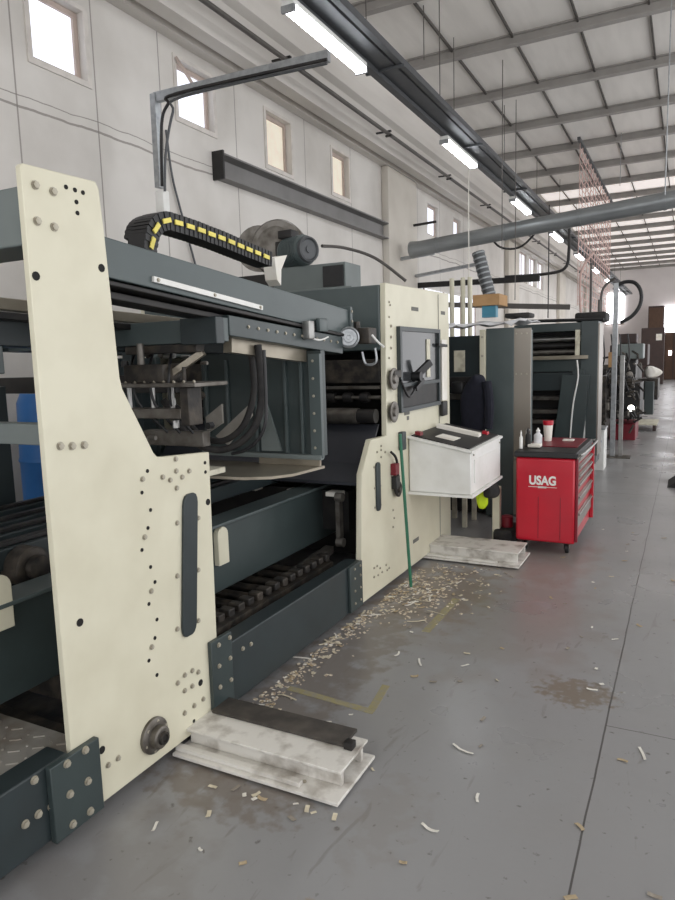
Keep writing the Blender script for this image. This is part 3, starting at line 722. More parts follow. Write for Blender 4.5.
# body pieces behind
MB().box(-3.9,XM-.041,4.22,5.58,1.66,2.09).build('upper_housing','green2',pr,bev=.008)
MB().box(-3.9,XM-.041,4.75,5.58,.05,1.659).build('rear_housing','darkin',pr)
MB().prism([(3.76,.05),(3.82,.88),(3.97,1.085),(4.21,1.08),(4.23,2.10),(5.58,2.12),(5.60,.03)],0,-3.94,-3.901).build('back_plate','cream',pr)
MB().box(-3.9,XM-.05,4.2,4.26,1.40,1.42).build('edge_rail','steeld',pr)
MB().box(-3.9,XM-.05,4.22,4.3,1.44,1.60).build('cross_beam','grease',pr,bev=.004)
for i in range(7):
    x = -2.0-.13*i; MB().lathe([(0,.035),(.03,.04),(.06,.035)],(x,4.24,1.34),(1,0,0),n=14).build('feed_wheel','darkin',pr)
MB().cyl((-3.0,4.24,1.34),(XM-.05,4.24,1.34),.014,n=10).build('wheel_shaft','steeld',pr)
MB().cyl((-3.8,4.15,1.22),(XM-.05,4.15,1.22),.048,n=20).build('roller','darkin',pr)
MB().cyl((-2.22,4.15,1.22),(-1.98,4.15,1.22),.054,n=20).build('roller_sleeve','steeld',pr)
MB().hexa([(-3.6,3.98,.9),(XM-.05,3.98,.9),(XM-.05,4.02,.9),(-3.6,4.02,.9),(-3.6,4.18,1.16),(XM-.05,4.18,1.16),(XM-.05,4.2,1.16),(-3.6,4.2,1.16)]).build('sheet_guard','bluegrey',pr)
MB().hexa([(-3.6,3.83,.80),(XM-.05,3.83,.80),(XM-.05,3.98,.9),(-3.6,3.98,.9),(-3.6,3.83,.82),(XM-.05,3.83,.82),(XM-.05,3.98,.92),(-3.6,3.98,.92)]).build('sheet_guard','bluegrey',pr)
for x in (-2.05,-2.35,-2.7): MB().box(x-.05,x+.05,3.86,3.95,.71,.74).build('suction_foot','paper',pr,bev=.004)
MB().box(-3.8,-2.0,4.0,4.1,.45,.72).build('inner_beam','darkin',pr)
a = onY(3.85,345,510); b = onY(3.85,350,560)
MB().bar((-2.0,3.86,.40),(-2.0,3.86,.72),.03,.05,up=(0,1,0)).build('link_arm','steeld',pr)
MB().lathe([(0,.03),(.05,.03)],(-2.0,3.82,.72),(1,0,0),n=14).build('link_pin','steeld',pr)
MB().lathe([(0,.03),(.05,.03)],(-2.0,3.82,.42),(1,0,0),n=14).build('link_pin','steeld',pr)
# window
q = [onX(XM+.002,397,328),onX(XM+.002,437,330),onX(XM+.002,436,406),onX(XM+.002,398,412)]
y0,y1,z0,z1 = 4.41,5.27,1.22,1.82
fr = MB(); w_ = .035
fr.box(XM+.001,XM+.03,y0,y1,z1-.03,z1); fr.box(XM+.001,XM+.03,y0,y1,z0,z0+.03); fr.box(XM+.001,XM+.03,y0,y0+w_,z0+.03,z1-.03); fr.box(XM+.001,XM+.03,y1-w_,y1,z0+.03,z1-.03)
fr.box(XM+.001,XM+.035,y0+w_,y1-w_,1.40,1.425)
wf = fr.build('window_frame','dgreen',pr,smooth=False)
MB().box(XM+.001,XM+.012,y0+w_,y1-w_,1.425,z1-.03).build('window_pane','glassd',wf)
MB().box(XM+.001,XM+.014,y0+w_,y1-w_,z0+.03,1.40).build('lower_panel','darkin',wf)
MB().box(XM+.0125,XM+.02,4.98,5.05,1.45,1.74).build('pane_strip','creamd',wf)
# handle cluster on the window
g = onX(XM+.06,421,372)
MB().bar((XM+.036,g.y-.02,g.z-.02),(XM+.10,g.y+.09,g.z+.07),.03,.05).build('clamp_handle','black',pr)
MB().cyl((XM+.015,g.y-.05,g.z-.03),(XM+.08,g.y-.05,g.z-.03),.035,n=14).build('clamp_knob','black',pr)
MB().bar((XM+.05,g.y-.1,g.z-.12),(XM+.05,g.y+.06,g.z-.06),.03,.03).build('clamp_lever','black',pr)
MB().tube([(XM+.03,4.40,1.45),(XM+.05,4.5,1.33),(XM+.05,g.y-.1,g.z-.12)],.009).build('control_cable','black',pr)
MB().bar((XM+.031,5.2,1.70),(XM+.06,5.33,1.69),.02,.02).build('latch','black',pr)
# white curtain sheet hung right of window
MB().box(XM+.03,XM+.035,5.29,5.42,1.25,1.74).build('hanging_sheet','paper',pr)
MB().box(XM+.007,XM+.04,5.30,5.42,1.12,1.24,bev=.01).build('switch_box','darkin',pr)
# handwheels
def wheel(px,py,r,nme='handwheel'):
    c = onX(XM+.02,px,py)
    return MB().lathe([(0,r*.4),(.012,r*.4),(.014,r*.85),(.022,r),(.032,r),(.036,r*.8),(.028,r*.45),(.045,r*.35),(.045,0)],(XM+.001,c.y,c.z),(1,0,0),n=24).build(nme,'steeld',pr)
wheel(393,379,.075); wheel(393,412,.072)
o = wheel(397.5,489,.055); o.active_material = M['grease']; o['label']='rusty dark handwheel'
MB().box(XM+.001,XM+.04,4.27,4.40,1.47,1.52).build('wheel_bracket','grease',pr,bev=.005)
c = onX(XM,400,440); MB().box(XM+.001,XM+.035,c.y-.035,c.y+.035,c.z-.07,c.z+.06).build('switch_box','dgreen',pr,bev=.004)
slot(pr,4.0,4.065,.60,.925,XM+.001,name='slot_cover')
for z in (.63,.76,.90):
    for y in (3.985,4.08): put(BOLT['S'],'bolt',pr,(XM+.001,y,z))
for p in [(389,302),(390,305),(389,317),(391,326),(391,337),(391,348),(389,358),(377,452),(381,450),(385,452),(381,446),(381,457),
          (393,510),(394,518),(393,527),(374,568),(377,566),(380,568),(374,577),(378,575),(382,572),(386,565),(387,570),(389,568),(414,461)]:
    put(BOLT['S'] if p[0]!=391 else BOLT['M'],'bolt',pr,onX(XM+.001,*p))
for (px,py,w) in ((415,309,.14),(443,313,.1),(407,413,.10),(408,418,.04),(416,540,.12)):
    c = onX(XM+.002,px,py); MB().box(XM+.001,XM+.003,c.y-w/2,c.y+w/2,c.z-.014,c.z+.014).build('small_plate','label',pr)
c = onX(XM,396,470)
MB().tube([onX(XM+.02,391,452),onX(XM+.03,396,458),onX(XM+.03,398,470),onX(XM+.03,398,480)],.009).build('control_cable','black',pr)
MB().box(XM+.001,XM+.04,4.26,4.33,.80,.88).build('red_valve','darkred',pr,bev=.004)
MB().box(XM+.001,XM+.04,4.27,4.34,.70,.79).build('valve_bracket','black',pr,bev=.004)
# platform on top for blower
MB().box(-3.9,-2.42,5.0,5.7,2.091,2.19).build('blower_platform','green3',pr,bev=.004)
# second cream panel (rear part of housing up to y 5.6) seam
MB().box(XM+.001,XM+.004,5.30,5.305,.06,2.1).build('panel_seam','label',pr)

# blower
YB = 5.25
bl = thing('blower_fan','grey centrifugal blower with electric motor on top of the press','blower',(-3.2,YB,2.19))
def sY(px,py,Y=YB): return onY(Y,px,py)
c = sY(268,247); 
MB().lathe([(0,.10),(.0,.235),(.02,.25),(.20,.25),(.22,.235),(.22,.0)],(c.x-.02,YB+.28,c.z),(.35,-1,0),n=32).build('scroll_housing','steeld',bl)
MB().lathe([(0,.17),(.05,.17),(.06,.12),(.06,0)],(c.x+.065,YB+.04,c.z),(.35,-1,0),n=28).build('inlet_ring','steeld',bl)
MB().lathe([(0,.13),(.02,.2),(.13,.21),(.13,0)],(c.x-.26,YB+.3,c.z+.03),(.35,-1,0),n=28).build('scroll_housing','steeld',bl)
m0 = sY(288,252); m1 = sY(323,255)
mo = MB().lathe([(0,.10),(.02,.125),(.26,.125),(.28,.115),(.28,0)],(m0.x,YB-.02,m0.z-.02),(.93,-.36,0),n=28).build('motor','green2',bl)
ax = Vector((.93,-.36,0)).normalized(); e0 = Vector((m0.x,YB-.02,m0.z-.02))+ax*.281
MB().lathe([(0,.11),(.03,.105),(.035,.09),(.02,.08),(.02,.03),(.03,.03),(.03,0)],e0,ax,n=28).build('fan_cover','tray',mo)
for i in range(10):
    f_ = .04+.022*i; MB().lathe([(0,.13),(.006,.13)],Vector((m0.x,YB-.02,m0.z-.02))+ax*f_,ax,n=28).build('cooling_fin','green2',mo)
MB().box(m0.x-.04,m0.x+.10,YB-.10,YB+.03,m0.z+.10,m0.z+.17,bev=.008).build('terminal_box','darkin',bl)
MB().box(m0.x-.10,m0.x+.02,YB-.05,YB+.15,m0.z-.06,m0.z+.09).build('fan_bracket','darkin',bl,bev=.006)
q0 = sY(283,290); q1 = sY(352,262)
MB().box(m0.x-.10,q1.x-.015,YB-.10,YB+.2,2.192,m0.z-.146).build('motor_base','green3',bl,bev=.005)
MB().box(c.x-.3,c.x+.05,YB-.05,YB+.3,2.192,c.z-.24).build('fan_stand','darkin',bl,bev=.005)
MB().box(q1.x-.22,q1.x-.03,YB-.115,YB-.101,2.215,m0.z-.17).build('base_opening','black',bl)
tag(MB().tube([sY(322,246),sY(345,248,5.6),sY(375,258,5.7),sY(406,281,5.8)],.014).build('motor_cable','pipe'),'grey cable from the blower motor drooping over the cream housing','cable')
tag(MB().tube([sY(283,262),sY(283,240),sY(287,232),sY(291,240)],.010).build('terminal_cable','galv'),'short pale cable rising at the blower terminal box','cable')

# control desk (slopes toward the aisle)
ds = thing('control_desk','white sloping control desk box with dark top attached to the press','control desk',(-1.56,5.0,.62))
zb = .625
MB().hexa([(-1.795,4.6,zb),(-1.33,4.6,zb),(-1.33,5.45,zb),(-1.795,5.45,zb),(-1.795,4.6,1.02),(-1.33,4.6,.925),(-1.33,5.45,.935),(-1.795,5.45,1.03)]).build('desk_body','white',ds,bev=.008)
MB().hexa([(-1.80,4.585,zb-.02),(-1.315,4.585,zb-.02),(-1.315,5.46,zb-.02),(-1.80,5.46,zb-.02),(-1.80,4.585,zb-.001),(-1.315,4.585,zb-.001),(-1.315,5.46,zb-.001),(-1.80,5.46,zb-.001)]).build('bottom_flange','white',ds)
MB().hexa([(-1.80,4.58,1.021),(-1.315,4.58,.926),(-1.315,5.46,.936),(-1.80,5.46,1.031),(-1.80,4.58,1.037),(-1.315,4.58,.942),(-1.315,5.46,.952),(-1.80,5.46,1.047)]).build('desk_rim','white',ds)
MB().hexa([(-1.78,4.62,1.034),(-1.345,4.62,.948),(-1.345,5.43,.958),(-1.78,5.43,1.044),(-1.78,4.62,1.042),(-1.345,4.62,.956),(-1.345,5.43,.966),(-1.78,5.43,1.052)]).build('dark_top','darkin',ds)
MB().box(-1.329,-1.324,4.68,5.36,.70,.87).build('side_panel','white',ds)
for y in (4.66,5.4): put(BOLT['S'],'bolt',ds,(-1.328,y,.905))
def tz(x): return 1.034+(x+1.78)*(-.198)
def desk_sheet(x0,x1,y0,y1,name,m,label,cat,h=.004,lift=.012):
    z0_,z1_ = tz(x0)+lift,tz(x1)+lift
    return tag(MB().hexa([(x0,y0,z0_),(x1,y0,z1_),(x1,y1,z1_),(x0,y1,z0_),(x0,y0,z0_+h),(x1,y0,z1_+h),(x1,y1,z1_+h),(x0,y1,z0_+h)]).build(name,m),label,cat)
desk_sheet(-1.64,-1.50,4.74,4.92,'paper_sheet','paper','small white paper lying on the near part of the control desk','paper')
desk_sheet(-1.76,-1.42,5.12,5.20,'white_strip','paper','long white rail-like strip lying across the control desk','paper strip',h=.03)
desk_sheet(-1.76,-1.72,4.64,4.70,'red_button_box','darkred','small red box on the near left corner of the control desk','switch',h=.025)
desk_sheet(-1.44,-1.40,5.3,5.36,'red_switch','red','tiny red switch on the far right corner of the control desk','switch',h=.02,lift=.018)
# green rod
a = onZ(.002,411,588); b = onX(XM+.10,400,434)
tag(MB().tube([(a.x,a.y,.012),(b.x,b.y,b.z)],.011,smooth=False,n=10).build('green_rod','greenrod'),'thin green rod leaning upright against the press','rod')

# machine feet (white welded profiles on the floor)
def foot(name,label,x0,x1,y0,y1,h):
    t = thing(name,label,'machine foot',((x0+x1)/2,(y0+y1)/2,0),'white steel machine feet on the floor')
    MB().box(x0,x1+.02,y0-.02,y1+.02,.012,.026).build('base_flange','whited',t,bev=.002)
    MB().box(x0+.02,x1-.01,y0+.075,y0+.095,.027,h-.012).build('web','whited',t,bev=.002)
    MB().box(x0+.02,x1-.01,y1-.045,y1-.025,.027,h-.012).build('web','whited',t,bev=.002)
    MB().box(x0+.02,x1,y0+.05,y1,h-.011,h).build('top_flange','whited',t,bev=.002)
    MB().box(x0,x1-.15,y0+.0,y0+.03,.027,.045).build('edge_bar','whited',t,bev=.002)
    for i in range(4): put(BOLT['S'],'bolt',t,(x0+.15+i*(x1-x0-.3)/3,y0+.04,.027)).rotation_euler = (0,-PI/2,0)
    mb = MB().box(x0+.15,x0+.28,y0+.02,y0+.12,0,.011); mb.build('shim','brownm',t)
    mb = MB().box(x1-.25,x1-.14,y0+.0,y0+.12,0,.011); mb.build('shim','brownm',t)
    return t
f1 = foot('machine_foot','worn white steel foot beam on the floor beside the nearest side plate',-1.82,-1.08,1.985,2.275,.10)
tag(MB().box(-1.78,-1.14,2.18,2.305,.102,.116,bev=.003).build('rubber_pad',mat('worn_rubber_pad',(58,54,50),.8,rgb2=(92,86,78),scale=14,bump=.3)),'black rubber pad lying on the nearest white foot beam','rubber pad')
tag(MB().box(-1.137,-1.10,2.17,2.21,.101,.13,bev=.003).build('metal_block','darkin'),'small dark block at the aisle end of the black rubber pad','block')
f2 = foot('machine_foot','worn white steel foot beam on the floor in front of the red tool cabinet',-1.9,-1.09,4.98,5.36,.11)
# black tarp between
# ============================================================ TOOL CABINET
X0,X1,Y0,Y1 = -1.205,-.745,5.45,6.40
tc_ = thing('tool_cabinet','red wheeled metal tool cabinet with black top and silver drawers','tool cabinet',((X0+X1)/2,(Y0+Y1)/2,0))
MB().box(X0,X1,Y0,Y1,.10,.785).build('cabinet_body','red',tc_,bev=.018)
MB().box(X0-.012,X1+.012,Y0-.012,Y1+.012,.786,.835).build('top_tray','black',tc_,bev=.010)
MB().box(X0+.03,X1-.03,Y0+.3,Y1-.03,.836,.842).build('top_mat','darkred',tc_,bev=.002)
MB().box(X0+.02,X0+.03,Y0+.02,Y0+.05,.12,.75).build('side_crease','darkred',tc_) if False else None
zs = [.74,.67,.60,.53,.43,.29]; hs = [.06,.06,.06,.06,.09,.13]
for z,h in zip(zs,hs):
    dr = MB().box(X1+.001,X1+.014,Y0+.04,Y1-.04,z-h+.06,z+.048).build('drawer','silver',tc_,bev=.003)
    MB().box(X1+.015,X1+.028,Y0+.08,Y1-.08,z+.030,z+.044).build('drawer_handle','steel',dr,bev=.003)
MB().box(X1+.001,X1+.020,Y0+.005,Y0+.035,.12,.78).build('corner_trim','darkred',tc_,bev=.003)
MB().box(X1+.001,X1+.030,Y1-.035,Y1+.004,.12,.80).build('corner_trim','red',tc_,bev=.003)
MB().tube([(X1+.005,Y0+.03,.81),(X1+.05,Y0+.06,.825),(X1+.06,Y1-.1,.83),(X1+.02,Y1-.02,.825)],.010).build('push_handle','steel',tc_)
for x in (X0+.06,X1-.07):
    for y in (Y0+.09,Y1-.09):
        cs = MB().box(x-.03,x+.03,y-.03,y+.03,.085,.099).build('caster','darkin',tc_)
        MB().lathe([(0,.036),(.004,.042),(.026,.042),(.03,.036)],(x-.015,y+.02,.043),(1,0,0),n=20).build('caster_wheel','black',cs)
        MB().box(x-.022,x-.018,y-.02,y+.035,.04,.085).box(x+.018,x+.022,y-.02,y+.035,.04,.085).build('caster_fork','steeld',cs)
for x in (X0+.18,X1-.11):
    MB().box(x-.002,x+.002,Y0-.003,Y0-.0005,.13,.47).build('side_fold','darkred',tc_)
# logo lettering
def text_mesh(s, size, loc, m, parent, name, extr=.0015, sx=1.0, off=0.0):
    cu = bpy.data.curves.new('t','FONT'); cu.body = s; cu.size = size; cu.extrude = extr; cu.align_x = 'CENTER'; cu.align_y = 'CENTER'; cu.offset = off
    to = bpy.data.objects.new('t',cu); COL.objects.link(to)
    bpy.context.view_layer.update(); dg = bpy.context.evaluated_depsgraph_get()
    me = bpy.data.meshes.new_from_object(to.evaluated_get(dg)); bpy.data.objects.remove(to)
    me.materials.clear(); me.materials.append(M[m])
    o = bpy.data.objects.new(name,me); COL.objects.link(o); o.parent = parent
    o.location = Vector(loc)-base_of(parent); o.rotation_euler = (PI/2,0,0); o.scale = (sx,1,1); return o
lc = onY(Y0-.002,542.5,481)
text_mesh('USAG',.098,(lc.x,Y0-.002,lc.z),'white',tc_,'logo_lettering',sx=.84,off=.0035)
MB().box(lc.x-.11,lc.x+.11,Y0-.003,Y0-.0005,lc.z-.052,lc.z-.048).build('logo_line','white',tc_)
MB().box(lc.x-.035,lc.x+.03,Y0-.003,Y0-.0005,lc.z-.058,lc.z-.044).build('logo_line','white',tc_)
# things on top
def bottle(name,label,px,py,Y,h,r,m,cap,cat='bottle'):
    p = onY(Y,px,py); t = thing(name,label,cat,(p.x,Y,.843))
    MB().lathe([(0,r*.95),(.005,r),(h*.6,r),(h*.72,r*.45),(h*.8,r*.4)],(p.x,Y,.843),(0,0,1),n=18).build('bottle_body',m,t)
    MB().lathe([(h*.8,r*.5),(h*.86,r*.5),(h*.92,r*.25),(h,r*.15)],(p.x,Y,.843),(0,0,1),n=14).build('cap',cap,t)
    return t
bottle('spray_bottle','clear pale bottle standing on the tool cabinet, centre of its back edge',538,440,5.75,.15,.034,'film','white')
bottle('small_bottle','narrow dark bottle standing left of the clear bottle on the cabinet',528,440,5.66,.16,.022,'rubber','black')
bottle('white_bottle','slim white bottle standing at the left end of the cabinet top',521,440,5.54,.15,.014,'white','white')
p = onY(6.1,548,435)
cu_ = thing('paper_cup','tall white and red cup behind the clear bottle on the cabinet','cup',(p.x,6.1,.843))
MB().lathe([(0,.03),(.15,.042),(.15,.038),(.01,.026)],(p.x,6.1,.843),(0,0,1),n=18).build('cup_body','paper',cu_)
MB().lathe([(.14,.044),(.18,.046),(.18,0)],(p.x,6.1,.843),(0,0,1),n=18).build('cup_lid','red',cu_)
p = onZ(.86,534,447); tag(MB().box(p.x-.07,p.x+.03,5.62,5.72,.843,.868,bev=.006).build('rag','paper'),'crumpled pale rag on the near edge of the cabinet top','rag')
tag(MB().box(-.95,-.86,6.12,6.2,.843,.853).build('paper_note','paper'),'small white paper on the far right of the cabinet top','paper')
p = onY(6.2,520,432); tag(MB().tube([(-1.19,5.8,.845),(-1.2,5.8,.90),(-1.19,5.8,.97),(-1.16,5.8,.96)],.008).build('metal_hook','steel'),'bent metal hook standing at the back left of the cabinet','hook')

# ============================================================ FEEDER UNIT
YF = 6.55
fu = thing('feeder_unit','dark green press feeder cabinet with silver end panel behind the red cabinet','industrial machine',(-2.3,YF+.4,0))
pA_ = onY(YF,486,335); pB_ = onY(YF,514,330); pC_ = onY(YF,530,325)
MB().box(pA_.x,pB_.x-.001,YF,YF+.9,.02,1.86).build('green_panel','green2',fu,bev=.006)
sv = MB().box(pB_.x,pC_.x+.01,YF+.005,YF+.02,.60,1.85).build('silver_panel','silver',fu,bev=.002)
MB().box(pB_.x,pC_.x-.0,YF+.021,YF+.06,.02,1.85).build('end_box','green2',fu,bev=.004)
MB().box(pB_.x,pC_.x+.01,YF+.003,YF+.02,.05,.595).build('silver_panel','silver',fu,bev=.002)
for x in (.02,.07,.12):
    for z in (1.80,1.42): o=put(BOLT['S'],'bolt',sv,(pB_.x+x,YF+.004,z)); o.rotation_euler=(0,0,-PI/2)
MB().box(pA_.x-.055,pA_.x-.001,YF-.03,YF+.04,.3,1.85).build('cream_post','cream',fu,bev=.004)
for z in (1.6,1.78): put(BOLT['M'],'bolt',fu,(pA_.x-.028,YF-.031,z),rotz=-PI/2)
MB().box(-3.9,pA_.x-.06,YF+.05,YF+.9,.9,1.80).build('upper_body','dgreen',fu,bev=.006)
MB().box(-3.9,pA_.x-.06,YF-.02,YF+.049,1.30,1.40).build('cross_rail','darkin',fu,bev=.004)
MB().box(-3.9,pA_.x-.06,YF-.06,YF+.0,1.18,1.24).build('cross_rail','steeld',fu,bev=.004)
MB().box(-3.9,pA_.x-.06,YF+.1,YF+.9,.02,.89).build('lower_body','darkin',fu)
p = onY(YF+.04,459,360); MB().box(p.x-.05,p.x+.06,YF+.035,YF+.049,1.45,1.66).build('pale_label_panel','creamd',fu)
MB().box(pA_.x-.3,pA_.x-.06,YF-.5,YF-.1,.30,.34).build('low_shelf','creamd',fu)
for x in (pA_.x-.28,pA_.x-.08): MB().box(x-.02,x+.02,YF-.48,YF-.44,.0,.299).box(x-.02,x+.02,YF-.16,YF-.12,.0,.299).build('shelf_leg','creamd',fu)
# film on top
random.seed(5)
mb = MB(); bm = mb.bm; nx,ny = 22,10; V = {}
xa,xb = -2.75,-1.35
for i in range(nx):
    for j in range(ny):
        x = xa+(xb-xa)*i/(nx-1); y = YF-.06+.7*j/(ny-1)
        V[i,j] = bm.verts.new((x,y,1.90+.012*math.sin(i*1.3+j*.7)+random.uniform(0,.02)-(.05 if j==0 else 0)*random.random()+.02*(i/nx)))
for i in range(nx-1):
    for j in range(ny-1): bm.faces.new((V[i,j],V[i+1,j],V[i+1,j+1],V[i,j+1]))
fo = mb.build('plastic_sheet','film'); md = fo.modifiers.new('t','SOLIDIFY'); md.thickness=.008
tag(fo,'crumpled translucent plastic sheet spread over the top of the feeder','plastic sheet')
p = onY(YF+.2,517,322)
tag(MB().box(p.x-.10,p.x+.14,YF+.1,YF+.35,1.955,2.0,bev=.015).build('black_bundle','rubber'),'black folded bundle on top of the silver-ended feeder','bundle')
p = onY(YF+.45,488,300)
tag(MB().box(p.x-.13,p.x+.14,YF+.35,YF+.7,p.z-.06,p.z+.05).build('cardboard_box','kraft',smooth=False),'brown cardboard box perched above the feeder under the hose','box')
p2 = onY(YF+.45,490,310)
tag(MB().box(p2.x-.07,p2.x+.07,YF+.4,YF+.5,1.99,p.z-.062).build('blue_pack',mat('teal_blue',(70,140,165),.5),smooth=False),'small teal pack under the cardboard box on the feeder','pack')
# pale pipes behind feeder
for i,(px,lab) in enumerate(((452,'left'),(463,'middle'),(470,'right'))):
    p = onY(8.2,px,300); tag(MB().cyl((p.x,8.2,0),(p.x,8.2,2.55),.028,n=10).build('upright_pipe','cream'), lab+' one of three pale upright pipes behind the feeder','pipe')
# jacket: lumpy hanging cloth
def cloth(name,m,label,cat,poly,Y,depth,seed):
    random.seed(seed); mb = MB(); bm = mb.bm; n = len(poly); rings=[]
    K = 16
    for i,(cx_,z,w) in enumerate(poly):
        ring=[]
        for k in range(K):
            t = 2*PI*k/K; rr = 1+.16*math.sin(3*t+i*.9)+random.uniform(-.13,.13)
            ring.append(bm.verts.new((cx_+w*rr*math.cos(t), Y+depth*rr*math.sin(t), z)))
        rings.append(ring)
    for A,B in zip(rings,rings[1:]):
        for k in range(K): bm.faces.new((A[k],A[(k+1)%K],B[(k+1)%K],B[k]))
    bm.faces.new(rings[0]); bm.faces.new(rings[-1][::-1])
    o = mb.build(name,m); md = o.modifiers.new('s','SUBSURF'); md.levels = 1; md.render_levels = 2
    return tag(o,label,cat)
YJ = 6.34
pj = onY(YJ,477,378); xj = pj.x
jk = cloth('jacket','navy','dark navy jacket hanging between the control desk and the feeder','jacket',[(xj,1.43,.03),(xj,1.40,.07),(xj-.02,1.30,.12),(xj-.05,1.15,.13),(xj-.02,1.0,.11),(xj-.04,.82,.13),(xj-.02,.66,.10)],YJ,.07,1)
MB().tube([(xj+.1,YJ-.03,1.36),(xj+.13,YJ-.05,1.15),(xj+.12,YJ-.05,.92)],.045,n=10).build('sleeve','navy',jk)
pv = onY(5.35,481,508)
MB().bar((xj,YF-.021,1.38),(xj,YJ,1.42),.02,.02).build('coat_hook','darkin',fu)
tag(MB().box(xj-.26,xj-.14,YF-.20,YF-.07,1.241,1.36,bev=.02).build('motor_box','black'),'black box sitting on the feeder rail left of the navy jacket','box')
cloth('hi_vis_vest','hivis','bright yellow hi-vis vest hanging below the control desk','vest',[(pv.x,.6055,.03),(pv.x,.55,.05),(pv.x-.01,.48,.045),(pv.x+.01,.40,.05),(pv.x,.35,.02)],5.38,.04,2)
cloth('black_bag','rubber','black bag hanging under the right end of the control desk','bag',[(pv.x+.09,.6055,.03),(pv.x+.09,.55,.06),(pv.x+.09,.50,.07),(pv.x+.09,.46,.04)],5.32,.06,3)
tag(MB().box(pv.x+.03,pv.x+.09,5.6,5.66,.03,.50).build('cream_upright','cream'),'short cream upright post under the control desk','post')
tag(MB().box(-1.42,-1.25,5.55,5.9,0,.14,bev=.03).build('tool_bag','rubber'),'dark lumpy tool bag on the floor left of the red cabinet','bag')
tag(MB().lathe([(0,.05),(.09,.05),(.10,.03)],(-1.33,5.7,.142),(0,0,1),n=16).build('red_can','darkred'),'small dark red can on the tool bag beside the red cabinet','can')

# ============================================================ SECOND PRESS UNIT
YU = 8.7
u = thing('printing_press','dark green printing unit with slanted guard standing behind the feeder','industrial machine',(-1.6,YU+.6,0))
pL = onY(YU,530,320); pR = onY(YU,602,320); pM = onY(YU,581,330)
xL,xR,xM = pL.x-.2,pR.x,pM.x
xR = onY(YU,598.5,320).x
MB().box(xM,xR,YU,YU+.42,.25,1.98).build('side_frame','green',u,bev=.006)
MB().box(xR+.001,xR+.015,YU+.02,YU+.42,.35,1.95).build('edge_panel','silver',u)
MB().box(xL,xM-.001,YU+.35,YU+1.4,.1,1.95).build('rear_body','darkin',u)
MB().box(xL,xM-.001,YU+.02,YU+.34,1.87,1.97).build('top_guard','green',u,bev=.004)
MB().box(xL,xM-.001,YU+.02,YU+.12,1.38,1.53).build('guard_panel','green',u,bev=.004)
MB().box(xL,xM-.001,YU+.0,YU+.10,1.15,1.37).build('guard_panel','dgreen',u,bev=.004)
for z,m_ in ((1.78,'steel'),(1.70,'darkin'),(1.62,'steeld')): MB().cyl((xL,YU+.2,z),(xM-.002,YU+.2,z),.035,n=16).build('press_roller',m_,u)
MB().box(xL,xM+.09,YU-.06,YU-.001,1.53,1.575).build('foot_rail','beige',u,bev=.004)
MB().box(xM-.06,xM-.01,YU-.03,YU+.01,1.576,1.88).build('cream_strip','creamd',u)
for z in (1.02,.85,.72): MB().box(xL,xM-.001,YU+.15,YU+.34,z,z+.05).build('cross_rail','steeld',u,bev=.004)
a,b,c,d = onY(YU-.05,563,375),onY(YU-.05,590,375),onY(YU-.05,582,448),onY(YU-.05,553,448)
MB().prism([(a.x,a.z),(b.x,b.z),(c.x,c.z),(d.x,d.z)],1,YU-.08,YU-.03).build('slanted_guard','green',u)
MB().box(xM-.09,xM+.05,YU-.02,YU-.001,.95,1.4).build('guard_panel','green',u,bev=.004)
a = onY(YU-.1,578,360); b = onY(YU-.1,571,445)
MB().tube([onY(YU-.1,577,360),onY(YU-.1,578,378),onY(YU-.1,573,405),onY(YU-.1,570,440)],.009).build('white_cable','white',u)
p = onY(YU,583,440); MB().cyl((p.x,YU-.0,.0),(p.x,YU-.0,.85),.028,n=12).build('support_leg','steel',u)
MB().box(xL,xR-.15,YU+.3,YU+.42,.0,.24).build('plinth','darkin',u)
tag(MB().tube([(xL,YU+.1,2.02),(xM,YU+.1,2.0),(xR+.05,YU+.1,1.99)],.02,smooth=False).build('top_cable','black'),'black cable lying along the top of the printing unit','cable')
tag(MB().box(xM-.12,xM+.25,YU+.3,YU+.8,1.985,2.10,bev=.03).build('dark_motor_pack','rubber'),'dark bundle of equipment on top of the printing unit','bundle')
# white cabinet w/ blue emblem near pole
p0_ = onY(10.0,590,420); 
ec = thing('white_bin','small white cabinet with a blue round emblem behind the red cabinet','cabinet',(-1.07,9.9,0))
MB().box(-1.17,-.97,9.75,10.1,.0,.56).build('cabinet_body','white',ec,bev=.006)
MB().box(-1.18,-.96,9.74,10.11,.561,.585).build('cabinet_lid','galv',ec,bev=.004)
MB().cyl((-1.05,9.749,.40),(-1.05,9.74,.40),.045,n=20).build('blue_emblem','dot',ec)
# poles with black loop hose
pol = thing('steel_column','tall pale steel column pair standing at the aisle beyond the red cabinet','column',(-.93,11.1,0))
MB().box(-1.02,-.95,11.07,11.14,.02,2.62).build('column_post','galv',pol,bev=.004)
MB().box(-.90,-.84,11.05,11.11,.02,1.55).build('column_post','steel',pol,bev=.004)
MB().box(-1.12,-.72,10.95,11.22,0,.02).build('base_plate','steeld',pol,bev=.003)
MB().cyl((-1.23,11.2,.02),(-1.23,11.2,2.4),.02,n=10).build('column_pipe','pipe',pol)
lp = [onY(11.1,614,290),onY(11.1,617,286),onY(11.1,625,282),onY(11.1,635,283),onY(11.1,641,292),onY(11.1,640,305),onY(11.1,632,316),onY(11.1,620,323)]
tag(MB().tube(lp,.028,n=10).build('loop_hose','black'),'black hose looping out from the top of the steel column','hose')

